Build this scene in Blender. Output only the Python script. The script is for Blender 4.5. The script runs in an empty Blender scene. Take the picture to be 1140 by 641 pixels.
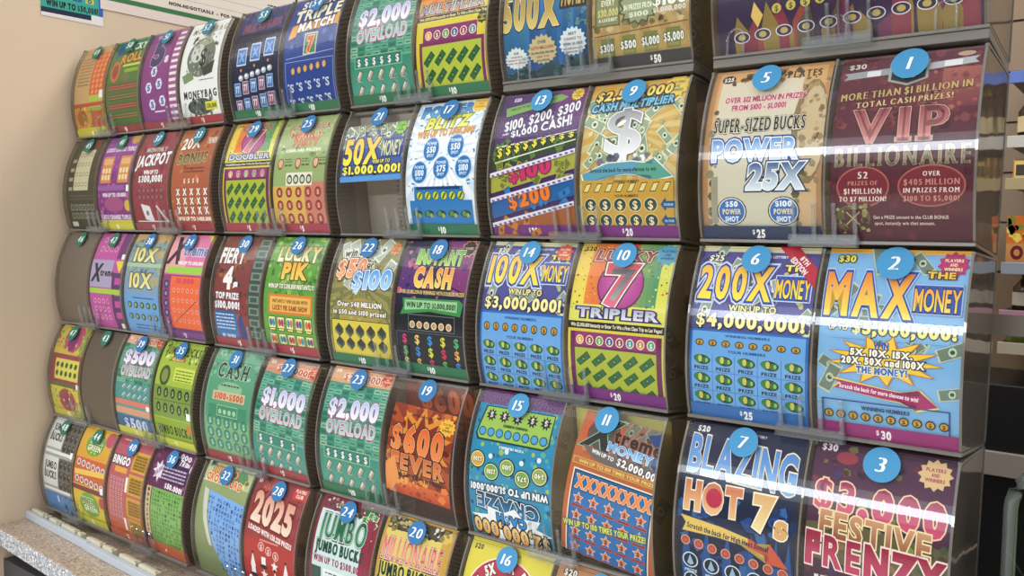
import bpy, math, random
from math import sin, cos, pi, radians, sqrt
from mathutils import Vector, Matrix
random.seed(7)
COL = bpy.context.scene.collection

# ------------------------------------------------------------------ materials
def lin(c):
    c = c / 255.0
    return c / 12.92 if c <= .04045 else ((c + .055) / 1.055) ** 2.4
_cc = {}
def rgb(h):
    if isinstance(h, tuple): return h
    if h not in _cc:
        s = h.lstrip('#')
        _cc[h] = (lin(int(s[0:2], 16)), lin(int(s[2:4], 16)), lin(int(s[4:6], 16)), 1.0)
    return _cc[h]
def mix(a, b, t):
    a, b = rgb(a), rgb(b)
    return tuple(a[i] * (1 - t) + b[i] * t for i in range(3)) + (1.0,)

def new_mat(name):
    m = bpy.data.materials.new(name); m.use_nodes = True
    nt = m.node_tree; nt.nodes.clear()
    o = nt.nodes.new('ShaderNodeOutputMaterial')
    return m, nt, o
def plain(name, col, rough=.5, metal=0, spec=.5, bump=0, bscale=200, var=0, vscale=20, col2=None, trans=0):
    m, nt, o = new_mat(name)
    p = nt.nodes.new('ShaderNodeBsdfPrincipled')
    p.inputs['Base Color'].default_value = rgb(col); p.inputs['Roughness'].default_value = rough
    p.inputs['Metallic'].default_value = metal; p.inputs['Specular IOR Level'].default_value = spec
    nt.links.new(p.outputs[0], o.inputs[0])
    tc = nt.nodes.new('ShaderNodeTexCoord')
    if col2:
        n = nt.nodes.new('ShaderNodeTexNoise'); n.inputs['Scale'].default_value = vscale; n.inputs['Detail'].default_value = 5
        nt.links.new(tc.outputs['Object'], n.inputs['Vector'])
        r = nt.nodes.new('ShaderNodeValToRGB'); r.color_ramp.elements[0].color = rgb(col); r.color_ramp.elements[1].color = rgb(col2)
        r.color_ramp.elements[0].position = .35; r.color_ramp.elements[1].position = .65
        nt.links.new(n.outputs['Fac'], r.inputs['Fac']); nt.links.new(r.outputs['Color'], p.inputs['Base Color'])
    if bump:
        n = nt.nodes.new('ShaderNodeTexNoise'); n.inputs['Scale'].default_value = bscale
        nt.links.new(tc.outputs['Object'], n.inputs['Vector'])
        b = nt.nodes.new('ShaderNodeBump'); b.inputs['Strength'].default_value = bump; b.inputs['Distance'].default_value = .001
        nt.links.new(n.outputs['Fac'], b.inputs['Height']); nt.links.new(b.outputs[0], p.inputs['Normal'])
    return m
def ink(name, rough=.42, spec=.4):
    m, nt, o = new_mat(name)
    p = nt.nodes.new('ShaderNodeBsdfPrincipled'); a = nt.nodes.new('ShaderNodeVertexColor'); a.layer_name = 'ink'
    p.inputs['Roughness'].default_value = rough; p.inputs['Specular IOR Level'].default_value = spec
    nt.links.new(a.outputs['Color'], p.inputs['Base Color']); nt.links.new(p.outputs[0], o.inputs[0])
    return m
def clear(name, tint, ior=1.49, rough=.03, haze=0.0, hazecol='#c8ccd0', bump=0.0, boost=1.0):
    """thin acrylic sheet: lets light straight through, mirrors by Fresnel, a little surface haze"""
    m, nt, o = new_mat(name)
    t = nt.nodes.new('ShaderNodeBsdfTransparent'); t.inputs[0].default_value = rgb(tint)
    g = nt.nodes.new('ShaderNodeBsdfGlossy'); g.inputs['Roughness'].default_value = rough; g.inputs[0].default_value = (boost, boost, boost, 1)
    f = nt.nodes.new('ShaderNodeFresnel'); f.inputs['IOR'].default_value = ior
    ge = nt.nodes.new('ShaderNodeNewGeometry'); mr = nt.nodes.new('ShaderNodeMapRange')      # the same Fresnel on both faces of the thin sheet
    mr.inputs[3].default_value = ior; mr.inputs[4].default_value = 1 / ior
    nt.links.new(ge.outputs['Backfacing'], mr.inputs[0]); nt.links.new(mr.outputs[0], f.inputs['IOR'])
    d = nt.nodes.new('ShaderNodeBsdfDiffuse'); d.inputs[0].default_value = rgb(hazecol)
    mx0 = nt.nodes.new('ShaderNodeMixShader'); mx0.inputs[0].default_value = haze
    nt.links.new(t.outputs[0], mx0.inputs[1]); nt.links.new(d.outputs[0], mx0.inputs[2])
    mx = nt.nodes.new('ShaderNodeMixShader')
    nt.links.new(f.outputs[0], mx.inputs[0]); nt.links.new(mx0.outputs[0], mx.inputs[1]); nt.links.new(g.outputs[0], mx.inputs[2])
    if bump:
        tc = nt.nodes.new('ShaderNodeTexCoord')
        n = nt.nodes.new('ShaderNodeTexNoise'); n.inputs['Scale'].default_value = 9
        nt.links.new(tc.outputs['Object'], n.inputs['Vector'])
        b = nt.nodes.new('ShaderNodeBump'); b.inputs['Strength'].default_value = bump; b.inputs['Distance'].default_value = .004
        nt.links.new(n.outputs['Fac'], b.inputs['Height'])
        nt.links.new(b.outputs[0], g.inputs['Normal']); nt.links.new(b.outputs[0], f.inputs['Normal'])
    nt.links.new(mx.outputs[0], o.inputs[0])
    return m

# ------------------------------------------------------------------ mesh builder
class MB:
    def __init__(s): s.v = []; s.f = []; s.m = []
    def quad(s, a, b, c, d, mi=0):
        n = len(s.v); s.v += [a, b, c, d]; s.f.append((n, n + 1, n + 2, n + 3)); s.m.append(mi)
    def box(s, x0, x1, y0, y1, z0, z1, mi=0, M=None):
        P = [(x0,y0,z0),(x1,y0,z0),(x1,y1,z0),(x0,y1,z0),(x0,y0,z1),(x1,y0,z1),(x1,y1,z1),(x0,y1,z1)]
        if M is not None: P = [tuple(M @ Vector(p)) for p in P]
        n = len(s.v); s.v += P
        for q in ((0,3,2,1),(4,5,6,7),(0,1,5,4),(1,2,6,5),(2,3,7,6),(3,0,4,7)): s.f.append(tuple(n + i for i in q)); s.m.append(mi)
    def prism(s, prof, x0, x1, mi=0, capmi=None):
        """prof: list of (y,z), extruded along x"""
        n = len(s.v); k = len(prof)
        s.v += [(x0, y, z) for y, z in prof] + [(x1, y, z) for y, z in prof]
        for i in range(k):
            j = (i + 1) % k; s.f.append((n + i, n + j, n + k + j, n + k + i)); s.m.append(mi)
        cm = mi if capmi is None else capmi
        s.f.append(tuple(n + i for i in range(k))[::-1]); s.m.append(cm)
        s.f.append(tuple(n + k + i for i in range(k))); s.m.append(cm)
    def tube(s, pts, r, seg=8, mi=0):
        rings = []
        for i, p in enumerate(pts):
            p = Vector(p); a = Vector(pts[max(i - 1, 0)]); b = Vector(pts[min(i + 1, len(pts) - 1)])
            d = (b - a).normalized(); up = Vector((0, 0, 1)) if abs(d.z) < .9 else Vector((1, 0, 0))
            u = d.cross(up).normalized(); w = d.cross(u); rr = r[i] if isinstance(r, (list, tuple)) else r
            rings.append([tuple(p + u * cos(2*pi*k/seg) * rr + w * sin(2*pi*k/seg) * rr) for k in range(seg)])
        n = len(s.v)
        for R_ in rings: s.v += R_
        for i in range(len(rings) - 1):
            for k in range(seg):
                k2 = (k + 1) % seg
                s.f.append((n+i*seg+k, n+i*seg+k2, n+(i+1)*seg+k2, n+(i+1)*seg+k)); s.m.append(mi)
        s.f.append(tuple(n + k for k in range(seg))[::-1]); s.m.append(mi)
        L = n + (len(rings) - 1) * seg
        s.f.append(tuple(L + k for k in range(seg))); s.m.append(mi)
    def lathe(s, prof, c=(0,0,0), seg=16, mi=0):
        n = len(s.v); k = len(prof)
        for i in range(seg):
            a = 2*pi*i/seg
            s.v += [(c[0] + r*cos(a), c[1] + r*sin(a), c[2] + z) for r, z in prof]
        for i in range(seg):
            j = (i + 1) % seg
            for q in range(k - 1):
                s.f.append((n+i*k+q, n+j*k+q, n+j*k+q+1, n+i*k+q+1)); s.m.append(mi)
    def build(s, name, mats, parent=None, bevel=0, smooth=False):
        me = bpy.data.meshes.new(name); me.from_pydata(s.v, [], s.f)
        for m in (mats if isinstance(mats, (list, tuple)) else [mats]): me.materials.append(m)
        me.polygons.foreach_set('material_index', s.m)
        if smooth: me.polygons.foreach_set('use_smooth', [True] * len(s.f))
        me.update()
        o = bpy.data.objects.new(name, me); COL.objects.link(o)
        if bevel:
            b = o.modifiers.new('bevel', 'BEVEL'); b.width = bevel; b.segments = 2; b.limit_method = 'ANGLE'
        if parent: o.parent = parent
        return o
def tag(o, label=None, cat=None, group=None, kind=None):
    if label: o['label'] = label
    if cat: o['category'] = cat
    if group: o['group'] = group
    if kind: o['kind'] = kind
    return o
def empty(name, loc=(0,0,0), rot=(0,0,0)):
    o = bpy.data.objects.new(name, None); COL.objects.link(o); o.location = loc; o.rotation_euler = rot
    o.empty_display_size = .02
    return o

# ------------------------------------------------------------------ lettering
_gl = {}
CAP = .729
def glyph(ch, off):
    k = (ch, off)
    if k in _gl: return _gl[k]
    cu = bpy.data.curves.new('g', 'FONT'); cu.body = ch; cu.size = 1; cu.resolution_u = 3; cu.offset = off * CAP
    ob = bpy.data.objects.new('g', cu); COL.objects.link(ob)
    dg = bpy.context.evaluated_depsgraph_get(); me = ob.evaluated_get(dg).to_mesh()
    me.calc_loop_triangles()
    V = [(v.co.x / CAP, v.co.y / CAP) for v in me.vertices]
    T = [tuple(t.vertices) for t in me.loop_triangles]
    ob.evaluated_get(dg).to_mesh_clear()
    bpy.data.objects.remove(ob); bpy.data.curves.remove(cu)
    xs = [v[0] for v in V] or [0, .3]
    _gl[k] = (V, T, min(xs), max(xs))
    return _gl[k]
def layout(s, bold, serif, gap):
    """[(char, x offset)] and the total width, cap height 1"""
    x = 0; out = []
    for ch in s:
        if ch == ' ': x += .38; continue
        V, T, a, b = glyph(ch, 0.0)
        e = bold + (.13 if serif else 0)
        out.append((ch, x - a + e)); x += (b - a) + 2 * e + gap
    return out, x - gap
def text_tris(s, cx, cy, w, h, col, bold, extra, shear, rot, serif, gap, slope, grad):
    lay, W = layout(s, bold, serif, gap)
    if W <= 0: return []
    sx = w / W if w else h; res = []
    off = round((bold + extra) / .01) * .01
    ca, sa = cos(radians(rot)), sin(radians(rot))
    c0 = rgb(col); c1 = rgb(grad) if grad else None
    for ch, ox in lay:
        if serif:
            V, T, a, b = glyph(ch, round((off * .55) / .01) * .01)
            tris = [[(V[i][0] + dx, V[i][1]) for i in t] for dx in (-.055, .055) for t in T]
            V0, T0, a0, b0 = glyph(ch, 0.0)
            if ch.isalpha() or ch in '7':
                for yy in (0.0, 1.0):
                    xs = sorted(v[0] for v in V0 if abs(v[1] - yy) < .012)
                    segs = []
                    for x_ in xs:
                        if segs and x_ - segs[-1][1] < .27: segs[-1][1] = x_
                        else: segs.append([x_, x_])
                    for p, q in segs:
                        if .03 < q - p < .45 and ch.upper() not in 'OCGSQ':
                            e = extra
                            y0, y1 = (yy - e, yy + .09 + e) if yy == 0 else (yy - .09 - e, yy + e)
                            tris.append([(p - .13 - e, y0), (q + .13 + e, y0), (q + .13 + e, y1), (p - .13 - e, y1)])
        else:
            V, T, a, b = glyph(ch, round((min(bold, .02 if ch in '$&' else .05 if ch in 'SBRE8a3e' else .075 if ch in '256904' else .1) + extra) / .01) * .01)
            tris = [[V[i] for i in t] for t in T]
        for t in tris:
            P = []; C = []
            for gx, gy in t:
                X = (gx + ox - W / 2) * sx + shear * (gy - .5) * h
                Y = -(gy - .5) * h + slope * X
                P.append((cx + X * ca - Y * sa, cy + X * sa + Y * ca))
                C.append(c0 if c1 is None else mix(c1, c0, max(0, min(1, gy))))
            res.append((P, C))
    return res

# ------------------------------------------------------------------ printed artwork, in a flat sheet, bent when it is built
class Art:
    def __init__(s, w=100, h=157, bg='#ffffff', bg2=None):
        s.w = w; s.h = h; s.L = 0; s.p = []; s.rect(0, 0, w, h, bg, bg2)
    def warp(s, K):
        def f(y):
            for (a, b), (c, d) in zip(K, K[1:]):
                if y <= c or (c, d) == K[-1]: return b + (y - a) * (d - b) / (c - a)
        s.p = [(L, [(x, f(y)) for x, y in P] if L > 0 else P, C) for L, P, C in s.p]; return s
    def add(s, polys):
        for P, C in polys: s.p.append((s.L, P, C))
        s.L += 1
    def poly(s, pts, col):
        c = rgb(col); cx = sum(p[0] for p in pts) / len(pts); cy = sum(p[1] for p in pts) / len(pts)
        s.add([([pts[i], pts[(i + 1) % len(pts)], (cx, cy)], [c] * 3) for i in range(len(pts))])
        return s
    def rect(s, x0, y0, x1, y1, col, col2=None, horiz=False):
        c = rgb(col); d = rgb(col2) if col2 else c
        C = [c, d, d, c] if horiz else [c, c, d, d]
        s.add([([(x0, y0), (x1, y0), (x1, y1), (x0, y1)], C)]); return s
    def frame(s, x0, y0, x1, y1, col, t=1):
        c = [rgb(col)] * 4
        R_ = lambda a, b, e, d: ([(a, b), (e, b), (e, d), (a, d)], c)
        s.add([R_(x0, y0, x1, y0 + t), R_(x0, y1 - t, x1, y1), R_(x0, y0, x0 + t, y1), R_(x1 - t, y0, x1, y1)]); return s
    def circ(s, cx, cy, r, col, ry=None, col2=None, n=18, rot=0):
        ry = ry or r; c = rgb(col); d = rgb(col2) if col2 else c; ca, sa = cos(radians(rot)), sin(radians(rot))
        q = [(cx + r*cos(2*pi*i/n)*ca - ry*sin(2*pi*i/n)*sa, cy + r*cos(2*pi*i/n)*sa + ry*sin(2*pi*i/n)*ca) for i in range(n)]
        s.add([([q[i], q[(i+1) % n], (cx, cy)], [c, c, d]) for i in range(n)]); return s
    def star(s, cx, cy, r1, r2, n, col, ry=1.0, col2=None, rot=0):
        c = rgb(col); d = rgb(col2) if col2 else c; q = []
        for i in range(2 * n):
            r = r1 if i % 2 == 0 else r2; a = pi * i / n - pi / 2 + radians(rot)
            q.append((cx + r * cos(a), cy + r * sin(a) * ry))
        s.add([([q[i], q[(i+1) % (2*n)], (cx, cy)], [c, c, d]) for i in range(2*n)]); return s
    def rays(s, cx, cy, r, n, col, ph=0, a0=0, a1=360):
        c = [rgb(col)] * 3; o = []
        for i in range(n):
            a = radians(a0 + (a1 - a0) * (i + ph) / n); b = radians(a0 + (a1 - a0) * (i + ph + .5) / n)
            o.append(([(cx, cy), (cx + r*cos(a), cy + r*sin(a)), (cx + r*cos(b), cy + r*sin(b))], c))
        s.add(o); return s
    def line(s, x0, y0, x1, y1, t, col):
        dx, dy = x1 - x0, y1 - y0; l = sqrt(dx*dx + dy*dy) or 1; nx, ny = -dy/l*t/2, dx/l*t/2
        s.add([([(x0+nx, y0+ny), (x1+nx, y1+ny), (x1-nx, y1-ny), (x0-nx, y0-ny)], [rgb(col)] * 4)]); return s
    def text(s, t, cx, cy, w, h, col, ol=None, ow=.08, ol2=None, ow2=.18, bold=.03, shear=0, rot=0, serif=False, gap=.1, slope=0, grad=None):
        f = lambda c, e, g=None: s.add(text_tris(t, cx, cy, w, h, c, bold, e, shear, rot, serif, gap, slope, g))
        if ol2: f(ol2, ow2)
        if ol: f(ol, ow)
        f(col, 0, grad); return s
    def fleck(s, n, x0, y0, x1, y1, cols, r0=1, r1=3, seed=1, k=0):
        rr = random.Random(seed); o = []
        for i in range(n):
            x, y = rr.uniform(x0, x1), rr.uniform(y0, y1); r = rr.uniform(r0, r1); a = rr.uniform(0, pi); c = [rgb(rr.choice(cols))]
            if k == 0: q = [(x + r*rr.uniform(.55, 1.1)*cos(a + j*1.2566), y + r*rr.uniform(.55, 1.1)*sin(a + j*1.2566)) for j in range(5)]
            elif k == 1: q = [(x + r*cos(j*pi/3), y + r*sin(j*pi/3)) for j in range(6)]
            else:
                ux, uy = cos(a)*r, sin(a)*r; q = [(x-ux-uy*.4, y-uy+ux*.4), (x+ux-uy*.4, y+uy+ux*.4), (x+ux+uy*.4, y+uy-ux*.4), (x-ux+uy*.4, y-uy-ux*.4)]
            o.append((q, c * len(q)))
        s.add(o); return s
    def grid(s, nx, ny, x0, y0, dx, dy, fn, skew=0):
        base = s.L; top = base
        for j in range(ny):
            for i in range(nx):
                s.L = base; fn(s, x0 + i*dx, y0 + j*dy + i*skew, i, j); top = max(top, s.L)
        s.L = top; return s
    def bill(s, x, y, w, rot, col='#5d7f4e', edge='#e6ead2', seal='#2f4a2c'):
        a = radians(rot); h = w * .45
        R_ = lambda u, v: (x + u*cos(a) - v*sin(a), y + u*sin(a) + v*cos(a))
        for k, c in ((1, edge), (.86, col)):
            kk = 1 if k == 1 else 1 - .14 * w / w
            s.add([([R_(-w/2*kk, -h/2*k), R_(w/2*kk, -h/2*k), R_(w/2*kk, h/2*k), R_(-w/2*kk, h/2*k)], [rgb(c)] * 4)])
        s.circ(x, y, h * .3, edge, n=8, ry=h*.36); s.circ(x, y, h * .18, seal, n=6); return s
    def bills(s, n, x0, y0, x1, y1, w0=14, w1=24, seed=3, **k):
        rr = random.Random(seed)
        for i in range(n): s.bill(rr.uniform(x0, x1), rr.uniform(y0, y1), rr.uniform(w0, w1), rr.uniform(-80, 80), **k)
        return s

RT = .174; HB = .156; ZC = HB / 2; PH = math.asin(ZC / RT); ARC = 2 * PH * RT; YC = .009 + RT * cos(PH)
NB = 30
def clip(P, C, ax, lim, keep_less):
    """clip one convex polygon (with colours) by one axis-aligned line"""
    oP = []; oC = []; n = len(P)
    for i in range(n):
        a, b = P[i], P[(i+1) % n]; ca, cb = C[i], C[(i+1) % n]
        da = (lim - a[ax]) if keep_less else (a[ax] - lim); db = (lim - b[ax]) if keep_less else (b[ax] - lim)
        if da >= 0: oP.append(a); oC.append(ca)
        if (da > 0 and db < 0) or (da < 0 and db > 0):
            t = da / (da - db); oP.append((a[0] + (b[0]-a[0])*t, a[1] + (b[1]-a[1])*t))
            oC.append(ca if ca is cb else tuple(ca[k] + (cb[k]-ca[k])*t for k in range(4)))
    return oP, oC
def bend(art, name, mat, scale, s0=0.0, rot=0, dx=0.0, R=RT, dl=.000012, flat=False, back='#b9b6ac', parent=None, xmin=None, xmax=None):
    """build the artwork as one mesh. scale: metres per art unit; s0: distance of its top edge from the top of the arc; flat: no bend"""
    V = []; F = []; CC = []; NN = []
    ca, sa = cos(radians(rot)), sin(radians(rot)); w, h = art.w, art.h
    bs = ARC / NB
    items = list(art.p)
    if back: items.insert(0, (-30, [(0, 0), (0, h), (w, h), (w, 0)], [rgb(back)] * 4))
    for L, P, C in items:
        if not P: continue
        xs = [p[0] for p in P]; ys = [p[1] for p in P]
        if min(xs) < 0: P, C = clip(P, C, 0, 0, False)
        if P and max(xs) > w: P, C = clip(P, C, 0, w, True)
        if P and min(ys) < 0: P, C = clip(P, C, 1, 0, False)
        if P and max(ys) > h: P, C = clip(P, C, 1, h, True)
        if len(P) < 3: continue
        Q = []
        for x, y in P:
            u, v = (x - w/2) * scale, (y - h/2) * scale
            Q.append((u*ca - v*sa + dx, u*sa + v*ca + h/2*scale + s0))
        if xmin is not None: Q, C = clip(Q, C, 0, xmin, False)
        if xmax is not None and Q: Q, C = clip(Q, C, 0, xmax, True)
        if len(Q) < 3: continue
        if flat: parts = [(Q, C)]
        else:
            lo, hi = min(q[1] for q in Q), max(q[1] for q in Q); i0, i1 = int(math.floor(lo/bs)), int(math.floor(hi/bs - 1e-9)); parts = []
            if i0 == i1: parts = [(Q, C)]
            else:
                rest, rc = Q, C
                for i in range(i0, i1 + 1):
                    if i < i1:
                        a, c_ = clip(rest, rc, 1, (i+1)*bs, True)
                        if len(a) > 2: parts.append((a, c_))
                        rest, rc = clip(rest, rc, 1, (i+1)*bs, False)
                        if len(rest) < 3: break
                    elif len(rest) > 2: parts.append((rest, rc))
        for a, c_ in parts:
            n = len(V)
            for x, sy in a:
                if flat: V.append((x, -L * dl, -sy)); NN.append((0, -1, 0)); continue
                # the chords between the band lines, so every layer lies parallel to the sheet below
                k = math.floor(sy / bs); t = sy / bs - k
                r_ = R + L * dl
                f0 = PH - k*bs/RT; f1 = PH - (k+1)*bs/RT; f = PH - sy/RT
                y = YC - r_ * (cos(f0)*(1-t) + cos(f1)*t); z = ZC + r_ * (sin(f0)*(1-t) + sin(f1)*t)
                V.append((x, y, z)); NN.append((0, cos(f), -sin(f)) if L == -30 else (0, -cos(f), sin(f)))
            m = len(a)
            # orientation: art coordinates run clockwise to the viewer or not; make every face look outwards (-y)
            ar = sum(a[i][0]*a[(i+1) % m][1] - a[(i+1) % m][0]*a[i][1] for i in range(m))
            idx = list(range(n, n + m))
            if (ar > 0) != (L == -30): idx.reverse()
            F.append(idx)
            if ar < 0 and L != -30 or (ar >= 0 and L == -30): pass
            CC += [c_[i - n] for i in idx]
    me = bpy.data.meshes.new(name); me.from_pydata(V, [], F); me.materials.append(mat)
    at = me.color_attributes.new('ink', 'FLOAT_COLOR', 'CORNER')
    flatc = []
    for c in CC: flatc += list(c[:3]) + [1.0]
    at.data.foreach_set('color', flatc)
    me.update()
    if not flat:
        try:
            me.polygons.foreach_set('use_smooth', [True] * len(F)); me.normals_split_custom_set_from_vertices(NN)
        except Exception as e: print('normals', e)
    o = bpy.data.objects.new(name, me); COL.objects.link(o)
    if parent: o.parent = parent
    return o
# ------------------------------------------------------------------ the printed designs (sheet 100 wide, 157 high, y downwards)
def lines(a, x, y, w, n, dy, col, t=.9, seed=1):
    rr = random.Random(seed)
    for i in range(n):
        L0 = a.L; u = x
        while u < x + w:
            l = rr.uniform(2.5, 8)
            a.L = L0; a.rect(u, y + i*dy, min(u + l, x + w), y + i*dy + t, col); u += l + 1.4
    return a
def sealstar(a, x, y, r, c1='#e8d44c', c2='#a0522d', txt=('PLAYERS', 'AND', 'WINNERS'), n=12):
    a.star(x, y, r, r*.78, n, c1)
    for i, t in enumerate(txt): a.text(t, x, y - r*.32 + i*r*.32, r*1.1 if len(t) > 3 else r*.45, r*.22, c2, bold=.05)
def moneybase(sky, purple='#4a4488'):
    a = Art(bg=purple, bg2='#585c9c'); a.rect(0, 0, 100, 5, '#d8d4a8')
    a.bills(13, 2, 6, 98, 66, 16, 24, seed=len(sky), col='#8c9a8a', edge='#dcdcc8')
    a.fleck(40, 0, 5, 100, 66, ['#343070', '#b8b870', '#7a7cb8'], 1, 4, seed=5)
    return a
def rolls(a, x, y, s=1.0, prize=True):
    a.circ(x + .5*s, y, 7.2*s, '#143c20', ry=4.4*s, n=14, rot=10); a.circ(x - 2.6*s, y - .5*s, 3.6*s, '#2f7a3a', ry=3.5*s, n=10); a.circ(x - 1*s, y - .5*s, 1.8*s, '#c8c058', ry=3.3*s, n=8)
    a.circ(x + 3.2*s, y + .6*s, 3*s, '#2c6c34', ry=2.9*s, n=9); a.circ(x + 4.6*s, y + .6*s, 1.3*s, '#8cb85c', ry=2*s, n=7)
    if prize: a.text('PRIZE', x, y + 7.2*s, 12*s, 2.9*s, '#10203c', bold=.06)
def bag(a, x, y, s=1.0, c='#c89a38'):
    a.circ(x, y, 3.1*s, '#2c2418', n=10); a.circ(x, y, 2.4*s, c, n=10, ry=2.2*s); a.text('$', x, y, None, 2.8*s, '#1c1810', bold=.08)
def coin(a, x, y, r=3.4, c='#3a9a8a', t='$'):
    a.circ(x, y, r, '#f0e6c0', n=12); a.circ(x, y, r*.8, c, n=12); a.text(t, x, y, None, r*.9, '#f6efd6', bold=.08)
def xmoney(big, up, top='25', body='#6aa4dc', bot='#2a6ab8', nrow=3, win8=True, burst=False):
    a = moneybase(up)
    a.text('$' + top, 14, 11, 13, 5, '#f4f0d8', ol='#202040', ow=.12, bold=.04, shear=.1)
    a.text('GEORGIA LOTTERY', 62, 9, 26, 2.2, '#f0f0f0', bold=.04)
    a.text(big, 34, 31, 62, 27, '#f2b236', grad='#f6e04a', ol='#2c3c94', ow=.07, ol2='#c8d4ec', ow2=.13, bold=.05, gap=.16)
    a.rect(68, 24, 98, 45, '#3a54a8'); a.frame(68, 24, 98, 45, '#c8d4f0', .8)
    a.text('MONEY', 83, 34.5, 28, 15, '#f2ba3a', grad='#f6e04a', ol='#20306c', ow=.08, bold=.03)
    a.text('THE', 85, 18, 22, 5, '#f0e070', ol='#40301c', ow=.12, bold=.07)
    a.text('WIN UP TO', 52, 52, 40, 5, '#f0e29a', ol='#242038', ow=.12, bold=.05)
    a.text(up, 50, 61.5, 92, 9.5, '#f4e8a0', ol='#242038', ow=.08, bold=.07)
    a.rect(0, 69, 100, 157, body); a.frame(0, 69, 100, 158, bot, 2.2)
    a.text('WINNING NUMBERS', 50, 75, 38, 2.6, '#1c3c80', bold=.05)
    if win8: a.grid(8, 1, 9, 84, 11.6, 0, lambda s, x, y, i, j: bag(s, x, y, 1.25), skew=0)
    a.text('YOUR NUMBERS', 50, 92, 32, 2.6, '#1c3c80', bold=.05)
    a.grid(5, nrow, 11, 102, 19.4, 16.5, lambda s, x, y, i, j: rolls(s, x, y, 1.05))
    for i in range(4): a.line(20.8 + 19.4*i, 96, 20.8 + 19.4*i, 157, .5, '#3c74b8')
    for j in range(3): a.line(2, 112.6 + 16.5*j, 98, 112.6 + 16.5*j, .5, '#3c74b8')
    return a
def t6():
    a = xmoney('200X', '$4,000,000!')
    a.poly([(66, 0), (82, 0), (100, 18), (100, 34)], '#b82438')
    a.text('8TH', 89, 12, 9, 4, '#f6e8e8', bold=.06, rot=44); a.text('EDITION', 85, 16, 18, 4.2, '#f6e8e8', bold=.06, rot=44); return a
def t14():
    a = xmoney('100X', '$3,000,000!', '20')
    sealstar(a, 88, 12, 10, '#d8543c', '#f0e0c0', n=9); return a
def t21():
    a = Art(100, 68, '#3c4884', '#4a6ab0'); a.rect(0, 0, 100, 8, '#8c9070'); a.bills(12, 0, 2, 100, 30, 16, 26, seed=9, col='#7c8a78')
    a.fleck(30, 0, 8, 100, 60, ['#242c60', '#a8b070', '#6a80b0'], 1, 4, seed=4)
    a.text('50X', 32, 32, 58, 30, '#f0b834', grad='#f6e84c', ol='#20306c', ow=.07, bold=.06); a.rect(64, 20, 97, 42, '#2c4490'); a.text('MONEY', 80, 31, 30, 18, '#d8dca0', ol='#182458', ow=.05, bold=.03)
    a.text('WIN UP TO', 66, 46, 28, 4, '#f0e060', ol='#181c38', ow=.15, bold=.05); a.text('$1,000,000!', 50, 54.5, 94, 9, '#f4ea5c', ol='#141830', ow=.1, bold=.08)
    a.rect(0, 62, 100, 68, '#5a9ad8'); sealstar(a, 88, 8, 9, '#8cc83c', '#203c18'); return a
def t2():
    a = Art(bg='#7cb0dc'); a.rect(0, 0, 100, 4, '#e8a83c')
    a.bills(15, 4, 6, 96, 112, 18, 28, seed=12, col='#6c7c6c', edge='#b8c8b0')
    a.rect(10, 64, 92, 72, '#7cb0dc')
    a.text('$30', 14, 9, 13, 5.5, '#f0e040', ol='#242018', ow=.13, bold=.06)
    a.text('Georgia Lottery', 50, 8, 26, 2.6, '#302c20', bold=.03)
    sealstar(a, 89, 12, 11, '#b02c64', '#f0d8a0', n=11)
    a.text('THE', 82, 20.5, 19, 5, '#e8b83c', ol='#40301c', ow=.15, bold=.07)
    a.text('MAX', 33, 37, 62, 33, '#e87c2c', grad='#f4dc54', ol='#1c4498', ow=.06, ol2='#a8c8ec', ow2=.1, bold=.06, gap=.2)
    a.rect(64, 28, 98, 51, '#3454a4'); a.frame(64, 28, 98, 51, '#a8b8dc', .9)
    a.text('MONEY', 81, 39.5, 31, 17, '#f09c3c', grad='#f2d85c', ol='#1c2c64', ow=.07, bold=.03)
    a.text('WIN', 14, 59, 10, 3.6, '#f4f0d0', ol='#303820', ow=.15, bold=.05); a.text('UP TO', 14, 64, 14, 3.6, '#f4f0d0', ol='#303820', ow=.15, bold=.05)
    a.text('$5,000,000!', 60, 63, 72, 9, '#ece48c', ol='#34381c', ow=.1, bold=.09)
    a.star(48, 87, 42, 24, 13, '#c87030', ry=.46, rot=9); a.star(48, 87, 39, 22, 13, '#f2c83c', ry=.46, rot=9)
    a.text('WIN', 46, 75.5, 11, 4.6, '#2c58a8', bold=.09)
    a.text('5X, 10X, 15X,', 46, 81.5, 44, 4.8, '#f6f2e4', ol='#2c3440', ow=.16, bold=.08)
    a.text('20X, 50X and 100X', 47, 87.8, 58, 5, '#f6f2e4', ol='#2c3440', ow=.16, bold=.08)
    a.text('THE MONEY!', 47, 94.5, 36, 4.8, '#2c68b8', ol='#f0f0d8', ow=.1, bold=.1)
    pts = [(10, 103), (50, 108), (74, 110), (73, 106), (86, 117), (71, 121), (72, 117), (48, 115), (13, 110), (18, 106)]
    a.poly([(x + (x - 48)*.03, y + (y-112)*.16) for x, y in pts], '#e8d460'); a.poly(pts, '#a82c64')
    a.text('Scratch the back for more chances to win!', 45, 110.4, 56, 3.2, '#f6e6ee', bold=.05, rot=5)
    a.frame(4, 119, 94, 150, '#2c508c', 1); a.text('WINNING NUMBERS', 50, 124, 34, 3, '#24406c', bold=.06)
    a.grid(10, 1, 9, 131, 9, 0, lambda s, x, y, i, j: bag(s, x, y, 1.15)); return a
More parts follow.
